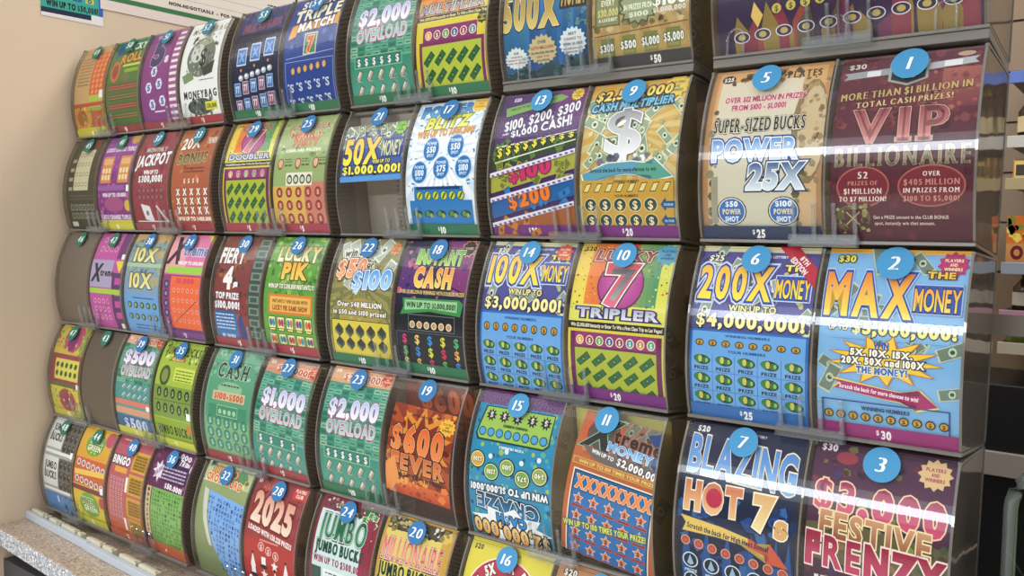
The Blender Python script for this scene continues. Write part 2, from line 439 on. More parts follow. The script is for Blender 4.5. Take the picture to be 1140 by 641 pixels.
def t5():
    a = Art(bg='#c08c54', bg2='#a8805c'); a.rect(5, 3, 96, 157, '#d8a468', '#c8ac84'); a.rect(8, 13, 78, 157, '#d8ccb0', '#c8c4b0')
    a.circ(88, 60, 14, '#8c7450', ry=44); a.circ(90, 60, 11, '#c8b088', ry=38); a.fleck(60, 76, 16, 99, 110, ['#a88c5c', '#c0a478', '#94805c'], 1, 4, seed=4)
    a.fleck(26, 6, 14, 12, 150, ['#5c5440', '#8c8468'], 1, 4, seed=6, k=1); a.fleck(24, 78, 90, 84, 150, ['#5c5440', '#8c8468'], 1, 4, seed=8, k=1)
    a.rect(8, 96, 14, 135, '#9a9680')
    a.fleck(34, 16, 4, 96, 15, ['#57442a', '#a07c48', '#7c6238'], 1, 3.4, seed=9)
    a.text('PLATES', 78, 9.5, 28, 7, '#4c3c20', bold=.04, serif=True)
    a.circ(13, 9, 6, '#201c18', ry=4); a.text('$25', 13, 9, 8.6, 4, '#ece4d0', bold=.06)
    a.text('OVER $12 MILLION IN PRIZES', 48, 30, 68, 5, '#b03458', ol='#ecc8c8', ow=.12, bold=.05)
    a.text('FROM $100 - $1,000!', 44, 37.5, 46, 5, '#b03458', ol='#ecc8c8', ow=.12, bold=.05)
    a.text('SUPER-SIZED BUCKS', 46, 53, 78, 12, '#20201c', ol='#f2ead4', ow=.09, ol2='#3c3828', ow2=.15, serif=True, gap=.06, bold=.0)
    a.text('POWER', 44, 74, 72, 17, '#5c94d0', grad='#ccdcf0', ol='#f4f4f4', ow=.05, ol2='#2c4c8c', ow2=.13, bold=.07)
    a.text('25X', 63, 96, 46, 20, '#24508c', grad='#dce8f2', ol='#f2f2ec', ow=.05, ol2='#1c3c68', ow2=.11, bold=.07, shear=.12)
    for x, t in ((26, '$50'), (70, '$100')):
        a.circ(x, 125, 13, '#20242c', ry=12); a.circ(x, 125, 12, '#ece4d0', ry=11.2, n=24); a.circ(x, 125, 11.2, '#2c68b0', ry=10.4, n=24)
        a.text(t, x, 118.8, 11 if len(t) < 4 else 14, 4.4, '#e8f0f4', bold=.07); a.text('POWER', x, 125.2, 16, 4.2, '#e8d49c', bold=.07); a.text('SHOT', x, 131.4, 12, 4.2, '#e8f0f4', bold=.07)
    return a
def t1():
    a = Art(bg='#5c2430', bg2='#4c1624')
    a.fleck(160, 0, 0, 100, 60, ['#743038', '#6c2c34', '#7c3a3c', '#64202c'], 1, 5, seed=2); a.fleck(140, 0, 60, 100, 157, ['#54182a', '#461420', '#5c202c', '#641f2e'], 1, 5, seed=3)
    a.rect(56, 20, 100, 50, '#74343a', '#602630'); a.rect(74, 18, 100, 50, '#a05a50', '#702e38'); a.fleck(50, 58, 20, 100, 50, ['#a86458', '#84403e', '#985248'], 1, 3.4, seed=11)
    a.text('$30', 12, 9, 13, 4.6, '#d8c8b8', ol='#301014', ow=.12, bold=.05); a.circ(88, 6, 6, '#c0a088', ry=2.2)
    a.poly([(3, 15), (38, 13), (38, 19), (3, 21), (6, 18)], '#9a9ca0'); a.poly([(62, 12), (97, 9), (94, 12), (97, 15), (62, 18)], '#b0b2b4')
    a.rect(20, 14.5, 30, 19.5, '#dcdcdc'); a.rect(74, 11, 86, 16, '#e0e0e0')
    a.poly([(36, 8), (64, 8), (64, 25), (50, 30), (36, 25)], '#a8a8a0'); a.poly([(38, 10), (62, 10), (62, 24), (50, 28), (38, 24)], '#1c2424')
    a.text('Billionaire', 50, 16, 20, 3.4, '#b0a878', bold=.02); a.text('Club', 50, 21.4, 11, 3.8, '#e0d8b0', bold=.03, shear=.2)
    a.text('MORE THAN $1 BILLION IN', 49, 34, 92, 6.2, '#d0b070', ol='#40181c', ow=.1, serif=True, bold=0, slope=-.05)
    a.text('TOTAL CASH PRIZES!', 49, 42, 68, 4.8, '#e8c48c', ol='#40181c', ow=.1, serif=True, bold=0, slope=-.05)
    a.text('VIP', 48, 60, 72, 27, '#8c3844', grad='#d8908c', ol='#c8a894', ow=.03, ol2='#3c1018', ow2=.07, serif=True, bold=.04, gap=.06)
    a.text('BILLIONAIRE', 50, 84, 96, 15, '#c4ae8c', grad='#8c8068', ol='#302018', ow=.05, serif=True, bold=.03, gap=.07)
    for x, w, T in ((24, 21, (('52', 8, 5.4), ('PRIZES OF', 22, 3.4), ('$1 MILLION', 28, 4.4), ('TO $7 MILLION!', 35, 3.8))), (72, 25, (('OVER', 12, 3.6), ('$405 MILLION', 38, 4.6), ('IN PRIZES FROM', 38, 3.8), ('$100 TO $5,000!', 38, 4)))):
        a.circ(x, 107, w*.92, '#a85c54', ry=15.5, n=26); a.circ(x, 107, w*.92 - 1.2, '#74202c', ry=14.4, n=26)
        for i, (t, tw, th) in enumerate(T): a.text(t, x, 98 + i*6, tw, th, '#ecdcd0' if i % 2 == 0 or x < 50 and i != 1 else '#c88c7c', serif=True, bold=0)
    a.circ(17, 131, 13, '#5c5430', ry=11); a.fleck(46, 5, 121, 30, 143, ['#8c8450', '#a89c60', '#4c1c20', '#b0a868'], 1, 3, seed=8); a.poly([(10, 124), (24, 124), (23, 136), (17, 141), (11, 136)], '#541c24'); a.line(12, 126, 22, 136, 1, '#b0a868'); a.line(22, 126, 12, 136, 1, '#b0a868')
    a.text('Get a PRIZE amount in the CLUB BONUS', 58, 130, 52, 2.6, '#d8c0b8', bold=.03); a.text('spot, instantly win that amount.', 54, 134.6, 42, 2.6, '#d8c0b8', bold=.03)
    return a
def t9():
    a = Art(bg='#d8b45c', bg2='#c8c498'); a.rect(0, 0, 100, 16, '#dc9a34', '#d8ac50'); a.rays(50, 50, 80, 24, '#cca450')
    a.bills(22, 2, 20, 98, 78, 16, 26, seed=31, col='#8ca080', edge='#e0e4c8'); a.fleck(40, 0, 18, 100, 80, ['#e8d890', '#a8a468', '#d8c480'], 1, 4)
    sealstar(a, 88, 10, 13, '#e8c444', '#2c7078', n=12)
    a.text('$2,500,000', 46, 13, 78, 10, '#ecc040', grad='#f4e078', ol='#2c2418', ow=.12, bold=.06, shear=.12, slope=-.04)
    a.text('CASH MULTIPLIER', 47, 25, 84, 8, '#78c0dc', ol='#1c3450', ow=.16, bold=.07, shear=.1, slope=-.05)
    a.text('$', 46, 51, 40, 44, '#44444c', ol='#44444c', ow=.03, bold=.09); a.text('$', 44, 50, 40, 44, '#7c7c80', grad='#f0f0f0', ol='#f4f4f0', ow=.02, ol2='#606068', ow2=.03, bold=.05)
    a.circ(40, 44, 5, '#f4f4f4', ry=2, rot=-30)
    a.fleck(24, 20, 74, 70, 82, ['#f0f0ec', '#a8a8ac', '#70707c'], 1, 4, seed=2, k=1)
    pts = [(3, 90), (30, 81), (55, 80), (76, 83), (77, 78), (96, 94), (76, 97), (75, 93), (50, 91), (28, 93), (6, 99)]
    a.poly([(50 + (x-50)*1.03, 88 + (y-88)*1.14) for x, y in pts], '#f0f0e0'); a.poly(pts, '#5c9cb0'); a.poly([(60, 81), (76, 83), (77, 79), (95, 94), (76, 96.5), (75, 93), (60, 91.5)], '#58a088')
    a.text('Scratch the back for more chances to win', 46, 87, 68, 3.6, '#1c3040', bold=.05)
    a.rect(3, 96, 97, 157, '#c89c3c', '#c0943c'); a.text('WINNING NUMBERS', 50, 97.5, 26, 2.4, '#403010', bold=.04)
    a.grid(8, 1, 9, 103, 11.6, -.001, lambda s, x, y, i, j: s.poly([(x-5, y+4), (x-1, y-4), (x+5, y-4.4), (x+1, y+4)], '#3c3418').poly([(x-4, y+3.2), (x-.6, y-3.2), (x+4, y-3.6), (x+.6, y+3.2)], '#e4d488'))
    a.text('YOUR NUMBERS', 50, 110.5, 24, 2.4, '#403010', bold=.04)
    def c9(s, x, y, i, j):
        s.circ(x, y, 7, '#e0c878', ry=6.6); s.circ(x, y, 6.2, '#1c3c44', ry=5.8); s.text('$', x, y, None, 7.6, '#f0e0a0', bold=.08)
    a.grid(5, 2, 12, 118.5, 15.6, 14.4, c9)
    for y, t in ((118.5, 'DOUBLER'), (133, 'MULTIPLIER')):
        a.poly([(84, y), (89, y-6), (89, y-3), (98, y-3), (98, y+3), (89, y+3), (89, y+6)], '#1c4c7c'); a.text(t, 92, y, 9, 2, '#a8d4f0', bold=.05)
    return a
def t13():
    a = Art(bg='#4c2060', bg2='#402868'); a.rect(66, 0, 100, 50, '#7c2c74', '#4c2868', )
    a.text('$20', 16, 7, 9, 4.2, '#f0e8f4', bold=.06); a.poly([(5, 17), (68, 5), (78, 9), (72, 13), (8, 27)], '#7ca854'); a.text('WIN UP TO $1,500,000 INSTANTLY', 38, 14.5, 54, 3, '#203818', rot=-10, bold=.04)
    sealstar(a, 88, 7, 7.5, '#ecd038', '#8c4418')
    a.text('$100, $200, $300', 52, 29, 88, 11, '#f0ecf4', ol='#28103c', ow=.06, bold=.05, rot=-12, shear=.1); a.text('AND', 12, 49, 8, 3.4, '#e8e0f0', bold=.05, rot=-12); a.text('$1,000 CASH!', 54, 42, 72, 11, '#f0ecf4', ol='#28103c', ow=.06, bold=.05, rot=-12, shear=.1)
    def band(y0, y1, c, c2):
        a.poly([(0, y0 + 10), (100, y0 - 11), (100, y1 - 11), (0, y1 + 10)], c)
        a.bills(12, 4, y0, 96, y1, 12, 20, seed=int(y0), col=c2, edge=c)
    band(64, 82, '#28441c', '#5a7a30')
    a.line(4, 70, 98, 50, 1.4, '#e8e4d0'); a.line(4, 85, 98, 66, 1.4, '#e8e4d0')
    for i in range(9): a.text('$', 9 + i*10.4, 74.5 - i*2.15, None, 9, '#f0e448', ol='#1c2c10', ow=.12, bold=.08)
    band(88, 104, '#a8a840', '#6c7430'); a.text('$100', 47, 92.5, 52, 13.5, '#c82c68', ol='#7c1840', ow=.06, bold=.09, rot=-11)
    band(112, 128, '#1c5c9c', '#2c78b8'); a.text('$200', 47, 117.5, 52, 13.5, '#e87c28', ol='#7c3818', ow=.06, bold=.09, rot=-11)
    band(136, 160, '#9c5420', '#c07830')
    for y in (87.5, 111, 134.5): a.line(-2, y + 10, 102, y - 11, 4, '#e4e0ec')
    for y in (87.5, 111, 134.5):
        for k in range(16): a.rect(2 + k*6.2, y + 9 - k*1.3, 5.5 + k*6.2, y + 10.8 - k*1.3, '#7c5c94')
    return a
def seven(kind, top, big7='7', coins=8, price='$20'):
    a = Art(bg='#d8cc4c'); n = 18
    for i in range(n):
        t = i / (n - 1)
        c = mix('#e89030', '#d84c3c', min(1, t*2)) if t < .5 else mix('#d84c3c' if t < .6 else '#98a848', '#3c8c60', min(1, (t - .5)*2.4))
        a.L = 1; a.rect(100*i/n, 0, 100*(i+1)/n + .1, 78, c)
    a.L = 2; a.rect(0, 0, 14, 78, '#e0bc48', '#e8d858'); a.rect(88, 0, 100, 78, '#c0cc50', '#dcd850'); a.rect(0, 66, 100, 84, '#dcd860')
    a.fleck(150, 0, 2, 100, 74, ['#e8dc50', '#c84838', '#2c6c48', '#e8b040', '#6c4418'], .5, 1.4, seed=5, k=1)
    a.text(price, 10, 6, 12, 4.6, '#2c2418', bold=.05); a.text(top, 50, 13, 62, 11, '#742c4c', grad='#a83c54', ol='#f0d8b0', ow=.06, ol2='#301c20', ow2=.14, bold=.07, shear=.2)
    a.circ(50, 44, 24, '#5c2454', ry=27, n=28); a.circ(50, 44, 22.6, '#a83c84', ry=25, n=28, col2='#c868a8')
    a.text('7', 50, 43, 34, 42, '#c83848', grad='#e0708c', ol='#f0e8d8', ow=.03, ol2='#3c1c30', ow2=.06, bold=.08); a.text('7', 51, 43, 24, 34, '#3c4048', grad='#a0a4a0', bold=.02)
    a.text(kind, 50, 74, 84, 9.5, '#a8a8bc', grad='#e0e0ec', ol='#3c2c68', ow=.14, bold=.06)
    a.rect(0, 83, 100, 89.5, '#302418'); a.text('Win $2,000,000 Instantly or Enter To Win a First Class Trip to Las Vegas!', 50, 86.2, 94, 3.2, '#f0ecd8', bold=.04)
    a.rect(3, 92, 97, 157, '#6c2450'); a.rect(8, 92, 92, 104, '#94386c')
    cc = ['#e0a040', '#903050', '#5c9c58', '#2c4c90', '#8c2c50', '#388c98', '#c08040', '#50a090']
    a.grid(coins, 1, 8 + 42/coins, 99, 84/coins, 0, lambda s, x, y, i, j: coin(s, x, y, 4.2, cc[i % 8]))
    a.rect(8, 106, 92, 154, '#a8b434'); a.grid(5, 3, 17, 116, 16.4, 15.5, lambda s, x, y, i, j: s.bill(x, y, 15, -38, '#2c6438', '#1c4024', '#6ca058'))
    return a
def sevenb(kind, top, price='$5'): return seven(kind, top, coins=5, price=price)
def t10(): 
    a = seven('TRIPLER', 'LUCKY'); sealstar(a, 91, 11, 12, '#4c98b8', '#1c3c58', n=11); return a
def t56():
    a = Art(bg='#d8a838'); a.rect(0, 0, 100, 50, '#c84c30', '#e09830'); a.rays(50, 22, 80, 16, '#d8702c'); a.rect(88, 0, 100, 90, '#e0c840')
    a.text('7', 44, 22, 34, 30, '#b8b0a8', ol='#742818', ow=.06, bold=.1)
    a.text('MULTIPLIER', 48, 53, 88, 10, '#48384c', grad='#a8a0b0', ol='#f0e0b8', ow=.05, ol2='#40181c', ow2=.14, bold=.07, shear=.2)
    a.rect(0, 61, 100, 67, '#28201c'); a.text('Win $500,000 Instantly or Enter To Win a First Class Trip', 50, 64, 94, 3, '#e8e088', bold=.05)
    a.rect(0, 67, 100, 157, '#dcc840'); sealstar(a, 92, 72, 7, '#3c3018', '#e8d860', n=8)
    a.rect(10, 74, 86, 95, '#88306c'); a.rect(5, 90, 96, 157, '#7c2858'); cc = ['#e0a040', '#903050', '#5c9c58', '#2c4c90', '#a03058', '#388c98']
    a.grid(6, 1, 18, 83, 12.4, 0, lambda s, x, y, i, j: coin(s, x, y, 5, cc[i])); a.rect(9, 94, 92, 154, '#b4c040')
    a.grid(5, 3, 19, 108, 15.8, 19, lambda s, x, y, i, j: s.bill(x, y, 17, -45, '#2c6438', '#1c4024', '#6ca058')); return a
def overload(amt, over, base='#3a8c70', n=6, rows=2, top='#d89a78', toptxt='$200,000!', price='$10', q=1):
    a = Art(bg=base, bg2='#4c9880'); rr = random.Random(4)
    def brick(s, x, y, i, j): s.rect(x, y, x + 11.4, y + 5.6, rr.choice(['#58a080', '#2c7860', '#6cac90', '#438a74', '#88b898'])); s.line(x + 2, y + 3, x + 9, y + 3, 1.2, '#24584a')
    a.grid(8, 13, 1, 14, 12.4, 6.8, brick)
    if top: a.rect(0, 0, 100, 14 + 5*q, top); a.text(toptxt, 52, 8 + 3*q, 62, 8, '#b85040', ol='#f0dcc0', ow=.1, bold=.06); sealstar(a, 90, 8, 9, '#c83c24', '#f0d0a0', n=8)
    a.text(price, 9, 5, 9, 4, '#f0f0e0', bold=.06)
    a.text(amt, 50, 33 + 14*q, 80, 20, '#a8b8dc', grad='#f0eef6', ol='#f4f2f4', ow=.03, ol2='#9c5c8c', ow2=.09, bold=.05, slope=-.02)
    a.text(over, 50, 55 + 14*q, 80, 15, '#6cb0a0', grad='#b8d0d0', ol='#f2e4ea', ow=.04, ol2='#b8507c', ow2=.11, bold=.03, slope=-.02)
    a.rect(0, 84 + 14*q, 100, 157, base, '#58a894'); a.rect(8, 79 + 14*q, 84, 93 + 14*q, '#2c8070'); a.frame(8, 79 + 14*q, 84, 93 + 14*q, '#a8c888', .7)
    a.grid(n, 1, 15, 86 + 14*q, 62/(n - 1), 0, lambda s, x, y, i, j: s.text('$', x, y, None, 8, '#f4f4ee', ol='#1c4c44', ow=.14, bold=.1))
    def sk(s, x, y, i, j):
        s.line(x - 4, y + 6, x + 4, y - 6, 7, '#2a5c50'); s.line(x - 3.6, y + 5, x + 3.4, y - 5, 5.4, '#b0a894'); s.line(x - 2.4, y + 1, x + 1.6, y - 5, 2.4, '#e8dcc8'); s.line(x - 4, y + 6, x + 3, y + 6, 1, '#d09c94')
    a.grid(5, rows + 1, 15, 106 + 10*q, 17.4, 20 - 3*q, sk)
    return a
def t17():
    a = Art(bg='#ecf0f4'); a.rays(50, 60, 120, 26, '#cfe0ee'); a.fleck(90, 0, 10, 100, 112, ['#2c70b0', '#4c88c0'], 1.2, 2.6, seed=3, k=2); a.rays(50, 70, 46, 30, '#ffffff')
    sealstar(a, 88, 12, 13, '#ecc848', '#c8702c', n=12)
    a.text('POWER', 44, 17, 72, 15, '#2c78b8', grad='#5ca8dc', ol='#143c64', ow=.06, bold=.09, slope=-.03); a.text('BLITZ', 50, 34, 60, 15, '#e0d83c', grad='#f0ec70', ol='#6c7c2c', ow=.09, bold=.07, shear=.2, slope=-.03)
    a.text('WIN UP TO $500,000!', 50, 47, 80, 7, '#d89c3c', ol='#8c4c30', ow=.06, bold=.07, slope=-.04)
    for x, y, t in ((34, 64, '$50'), (68, 62, '$50'), (20, 88, '$100'), (51, 84, '$75'), (82, 84, '$100')):
        a.circ(x, y, 11.5, '#a8ccec', ry=12.6, n=22); a.circ(x, y, 10.6, '#2470b4', ry=11.6, n=22)
        a.text('POWER', x, y - 6, 14, 3.2, '#d8ecf8', bold=.05); a.text(t, x, y, 13, 6.4, '#f4fafc', bold=.06); a.text('SPOT', x, y + 6.4, 10, 3.2, '#d8ecf8', bold=.05)
    a.poly([(13, 104), (82, 104), (82, 118), (94, 118), (94, 157), (6, 157), (6, 118), (13, 118)], '#2878b8'); a.rect(16, 104, 78, 107, '#103c6c')
    a.grid(6, 1, 21, 113, 11.6, 0, lambda s, x, y, i, j: s.circ(x, y, 5, '#10486c').circ(x, y, 4.2, '#c8cc34').line(x - 2, y + 3, x + 2, y - 3, 2, '#206030'))
    a.grid(5, 2, 16, 133, 17, 16, lambda s, x, y, i, j: s.circ(x, y, 7, '#143c34', ry=4).circ(x - 2, y, 3, '#4c8c54', ry=3).circ(x + 3, y + 2, 2.4, '#98a848')); return a
def t18():
    a = Art(bg='#241c44', bg2='#141824'); a.poly([(55, 0), (100, 0), (100, 60), (70, 50)], '#7c2c6c'); a.poly([(0, 20), (40, 40), (20, 64), (0, 60)], '#54246c')
    a.fleck(60, 0, 0, 100, 70, ['#a04880', '#3c2c6c', '#c85c78', '#182040', '#682c78'], 1.5, 6, seed=6); a.rect(0, 76, 100, 157, '#141820')
    sealstar(a, 88, 9, 11, '#e8a45c', '#281c20', n=11); a.star(88, 9, 9.4, 7.6, 11, '#241c2c'); a.text('PLAYERS', 88, 9, 10, 2.6, '#e8c078', bold=.04)
    a.text('INSTANT', 52, 20, 66, 16, '#5c9c3c', grad='#a4d050', ol='#e4f0c0', ow=.03, ol2='#142c14', ow2=.1, bold=.09, slope=.0)
    a.text('CASH', 49, 43, 54, 20, '#ec8c34', grad='#f6cc60', ol='#f6e8c0', ow=.03, ol2='#3c1c14', ow2=.1, bold=.1)
    a.text('OVER $15 MILLION IN WINNINGS WITH DOUBLER PRIZES!', 50, 60, 92, 4, '#d8c070', bold=.05)
    a.poly([(10, 67), (90, 66), (96, 70), (93, 83), (50, 80), (8, 85), (12, 76)], '#3c8c4c'); a.poly([(14, 69), (88, 68), (88, 79), (50, 77), (14, 80)], '#98c890'); a.text('WIN UP TO $1,000,000!', 51, 73.6, 70, 5.6, '#143c20', bold=.07)
    a.frame(20, 84, 86, 101, '#787c80', .6); a.grid(6, 1, 26, 95, 10.4, 0, lambda s, x, y, i, j: s.circ(x, y, 4, '#f0e0b8', n=12).circ(x, y, 3, '#c09468', n=12))
    a.rect(2, 104, 98, 157, '#10141c'); a.frame(2, 103, 98, 160, '#505860', .7); cc = ['#d02c6c', '#ecc870', '#2c90d0', '#e0d43c', '#4cb468', '#4cb058', '#2c84dc', '#dcdc3c', '#c82c58', '#ecac58', '#ece43c', '#e8b464', '#d02864', '#58b84c', '#2c8cdc']
    a.grid(5, 3, 14, 110.5, 18.4, 13, lambda s, x, y, i, j: s.text('$', x, y, None, 10, cc[j*5 + i], bold=.1)); return a
def t22():
    a = Art(bg='#8c8450', bg2='#a49a58'); a.rays(50, 60, 110, 20, '#787848'); a.bills(9, 10, 6, 90, 64, 24, 34, seed=5, col='#a8b0a0', edge='#dce0d0'); a.circ(50, 100, 34, '#a8944c', ry=22); a.fleck(70, 0, 50, 100, 108, ['#7c783c', '#b8a858', '#98904c'], 1, 5, seed=2)
    a.text('win all', 28, 19, 36, 10, '#202020', ol='#f0ead0', ow=.12, bold=.07, slope=-.1); a.text('$50', 28, 39, 48, 22, '#e07c50', grad='#f0a878', ol='#f6e4cc', ow=.05, ol2='#5c2c18', ow2=.11, bold=.07, slope=-.05)
    a.text('or', 57, 34, 11, 8, '#202020', ol='#f0ead0', ow=.12, bold=.07); a.text('$100', 64, 53, 62, 23, '#4c98dc', grad='#a8d0f0', ol='#e8f0f8', ow=.05, ol2='#1c3c68', ow2=.1, bold=.07, slope=-.06)
    a.text('Over $48 MILLION', 49, 87, 72, 7, '#f4f0e4', ol='#242018', ow=.12, bold=.07); a.text('in $50 and $100 prizes!', 50, 98, 86, 6.4, '#f4f0e4', ol='#242018', ow=.12, bold=.06)
    sealstar(a, 89, 13, 9, '#dc8c44', '#703418', n=8)
    a.rect(4, 110, 98, 157, '#d8c444'); a.frame(4, 109, 98, 160, '#3c4430', .8); a.grid(5, 2, 16, 119, 17.4, 15, lambda s, x, y, i, j: s.poly([(x-7, y), (x, y-6), (x+7, y), (x, y+6)], '#2c3428').poly([(x-7, y), (x, y+6), (x, y+10), (x-7, y+4)], '#6c7458').poly([(x+7, y), (x, y+6), (x, y+10), (x+7, y+4)], '#485038')); return a
def t19():
    a = Art(100, 128, '#8c3018', '#742818'); a.rays(48, 50, 110, 12, '#a84820'); a.fleck(60, 0, 0, 100, 124, ['#c86828', '#701c10', '#e09838', '#5c1810'], 2, 8, seed=8); a.star(50, 52, 50, 30, 10, '#d8882c', ry=1.1); a.star(50, 56, 44, 24, 10, '#7c2814', ry=1.1)
    a.text('GEORGIA LOTTERY', 50, 12, 34, 3, '#2c1810', bold=.06); sealstar(a, 88, 18, 13, '#e8b43c', '#8c3c14', n=12)
    a.text('$600', 46, 46, 84, 36, '#d8602c', grad='#e88848', ol='#f0b878', ow=.02, ol2='#2c100c', ow2=.07, bold=.1); a.text('FEVER', 50, 79, 84, 22, '#d05c28', grad='#e08444', ol='#f0b878', ow=.02, ol2='#2c100c', ow2=.09, bold=.1)
    a.text('Over $40 Million in Prizes', 50, 98, 78, 7, '#2c1410', bold=.07); a.rect(0, 108, 100, 128, '#d86830', '#b84420'); a.fleck(26, 0, 100, 100, 126, ['#f0a050', '#a03018', '#e88038'], 2, 8, seed=3); a.poly([(0, 86), (14, 74), (22, 104), (10, 126), (0, 126)], '#e8944c'); return a
def t15():
    a = Art(bg='#2c84a8', bg2='#2c90b8'); a.fleck(120, 0, 14, 100, 157, ['#2c6c98', '#58a894', '#98b858', '#3ca0c8', '#185c8c'], 1.2, 3.4, seed=5, k=1)
    # the whole design hangs upside down in its slot
    def T(t, x, y, w, h, c, **k): a.text(t, x, y, w, h, c, rot=180, **k)
    a.rect(0, 0, 100, 15, '#5c2c68')
    a.poly([(9, 17), (93, 17), (93, 47), (87, 52), (6, 52), (3, 46)], '#143c3c'); a.poly([(11, 18), (92, 18), (91, 46), (86, 50), (8, 50), (5, 45)], '#98bc50')
    for x in (18, 34, 50, 68, 84): a.star(x, 26, 7, 4, 9, '#201c20'); a.text('$', x, 26, None, 5.6, '#e8d8d0', bold=.07, rot=180)
    for i in range(8): a.circ(11 + i*10.6, 43, 4.6, '#1c4464'); a.circ(11 + i*10.6, 43, 3.6, '#4c9cc8')
    T('WINNING NUMBERS', 50, 35, 30, 2.6, '#24481c', bold=.05); T('YOUR NUMBERS', 50, 56, 30, 2.4, '#e8f0f0', bold=.05)
    for x, y, t, c in ((10, 71, '$200', '#d8a048'), (28, 81, '$200', '#78a04c'), (47, 74, '$100', '#88a858'), (66, 82, '$75', '#78a050'), (86, 76, '$40', '#98a860')):
        a.circ(x, y, 9.6, '#14303c', ry=9); a.circ(x, y, 8.4, '#e8e8a0', ry=7.8); a.circ(x, y, 7.6, c, ry=7); T(t, x, y, 11, 4.4, '#f4f0d0', bold=.07, ol='#30401c', ow=.1)
        if x > 14: a.circ(x - 2, y - 15, 2.6, '#d8e8e8')
    T('WIN UP TO $1,000,000!', 50, 97, 94, 6.6, '#f2f4f4', ol='#103450', ow=.14, bold=.08, slope=-.03)
    T('CRAZE', 48, 113, 76, 15, '#2c7cb0', grad='#1c3c58', ol='#e8f2f6', ow=.05, ol2='#101c2c', ow2=.12, bold=.09, slope=.06)
    a.star(50, 134, 50, 34, 9, '#f2f4f2', ry=.42, rot=8); T('CASH', 52, 127, 36, 9, '#2c88c8', ol='#103050', ow=.12, bold=.09, slope=.03)
    T('$2,000,000', 50, 142, 92, 15, '#e8a458', grad='#f0cc88', ol='#2c1c14', ow=.12, bold=.07, slope=.06); return a
def t11():
    a = Art(112, 157, '#b8603c', '#c06838'); a.rect(12, 0, 112, 46, '#8c5c48', '#a86040'); a.bills(10, 20, 4, 100, 40, 22, 30, seed=4, col='#6c6a5c', edge='#988878'); a.fleck(40, 8, 2, 110, 44, ['#503c34', '#c87848', '#385878', '#7c6454'], 2, 6, seed=2)
    a.circ(30, 22, 25, '#c8562c', ry=21, n=26); a.circ(31, 21, 21, '#5c4840', ry=17, n=26); a.poly([(80, 8), (100, 0), (112, 20), (100, 42), (92, 36), (98, 22)], '#1c3c74')
    a.text('X', 29, 19, 34, 34, '#241c1c', ol='#7cb890', ow=.03, bold=.06, shear=.3); a.text('treme', 72, 18, 58, 14, '#1c1818', ol='#b86038', ow=.05, bold=.06, slope=.04)
    a.text('MONEY', 66, 31, 54, 9.5, '#4c90cc', grad='#9cc4e4', ol='#e8f0f4', ow=.04, ol2='#1c3458', ow2=.1, bold=.05, slope=.04)
    a.poly([(8, 36), (100, 40), (112, 46), (60, 53), (24, 47)], '#68605c'); a.text('WIN UP TO', 36, 41, 28, 4, '#f0e8e0', bold=.06, rot=5); a.text('$2,000,000!', 82, 44.5, 56, 7.4, '#f2ece6', ol='#383030', ow=.1, bold=.07, rot=5)
    a.rect(2, 50, 110, 58, '#c89848'); a.rect(4, 51.4, 108, 56.6, '#b86a3c'); a.text('WIN UP TO 100 TIMES YOUR PRIZE', 56, 54, 92, 3.4, '#e0c878', bold=.05)
    a.rect(6, 62, 106, 157, '#e8e0d0'); a.rect(7.6, 63.6, 104.4, 157, '#1c2c48'); a.rect(9, 65, 103, 157, '#2c6ca8')
    a.grid(8, 1, 17, 75, 11.6, 0, lambda s, x, y, i, j: s.text('X', x, y, 10, 13, '#e88850', ol='#f0dcc0', ow=.05, ol2='#142c50', ow2=.12, bold=.1))
    def st(s, x, y, i, j): s.star(x, y, 7, 3.4, 5, '#f4dcc0'); s.star(x, y, 6, 2.8, 5, '#e0784c'); s.text('$', x, y + .4, None, 5, '#241814', bold=.08); s.rect(x - 8, y + 7, x + 8, y + 10, '#c04c34'); s.rect(x - 7, y + 8, x + 7, y + 9, '#2c2028')
    a.grid(5, 4, 18, 93, 19, 18.5, st); a.text('WIN UP TO 100 TIMES YOUR PRIZE!', 52, 117.5, 100, 6.6, '#d8e070', ol='#203c2c', ow=.12, bold=.06, rot=-7); return a
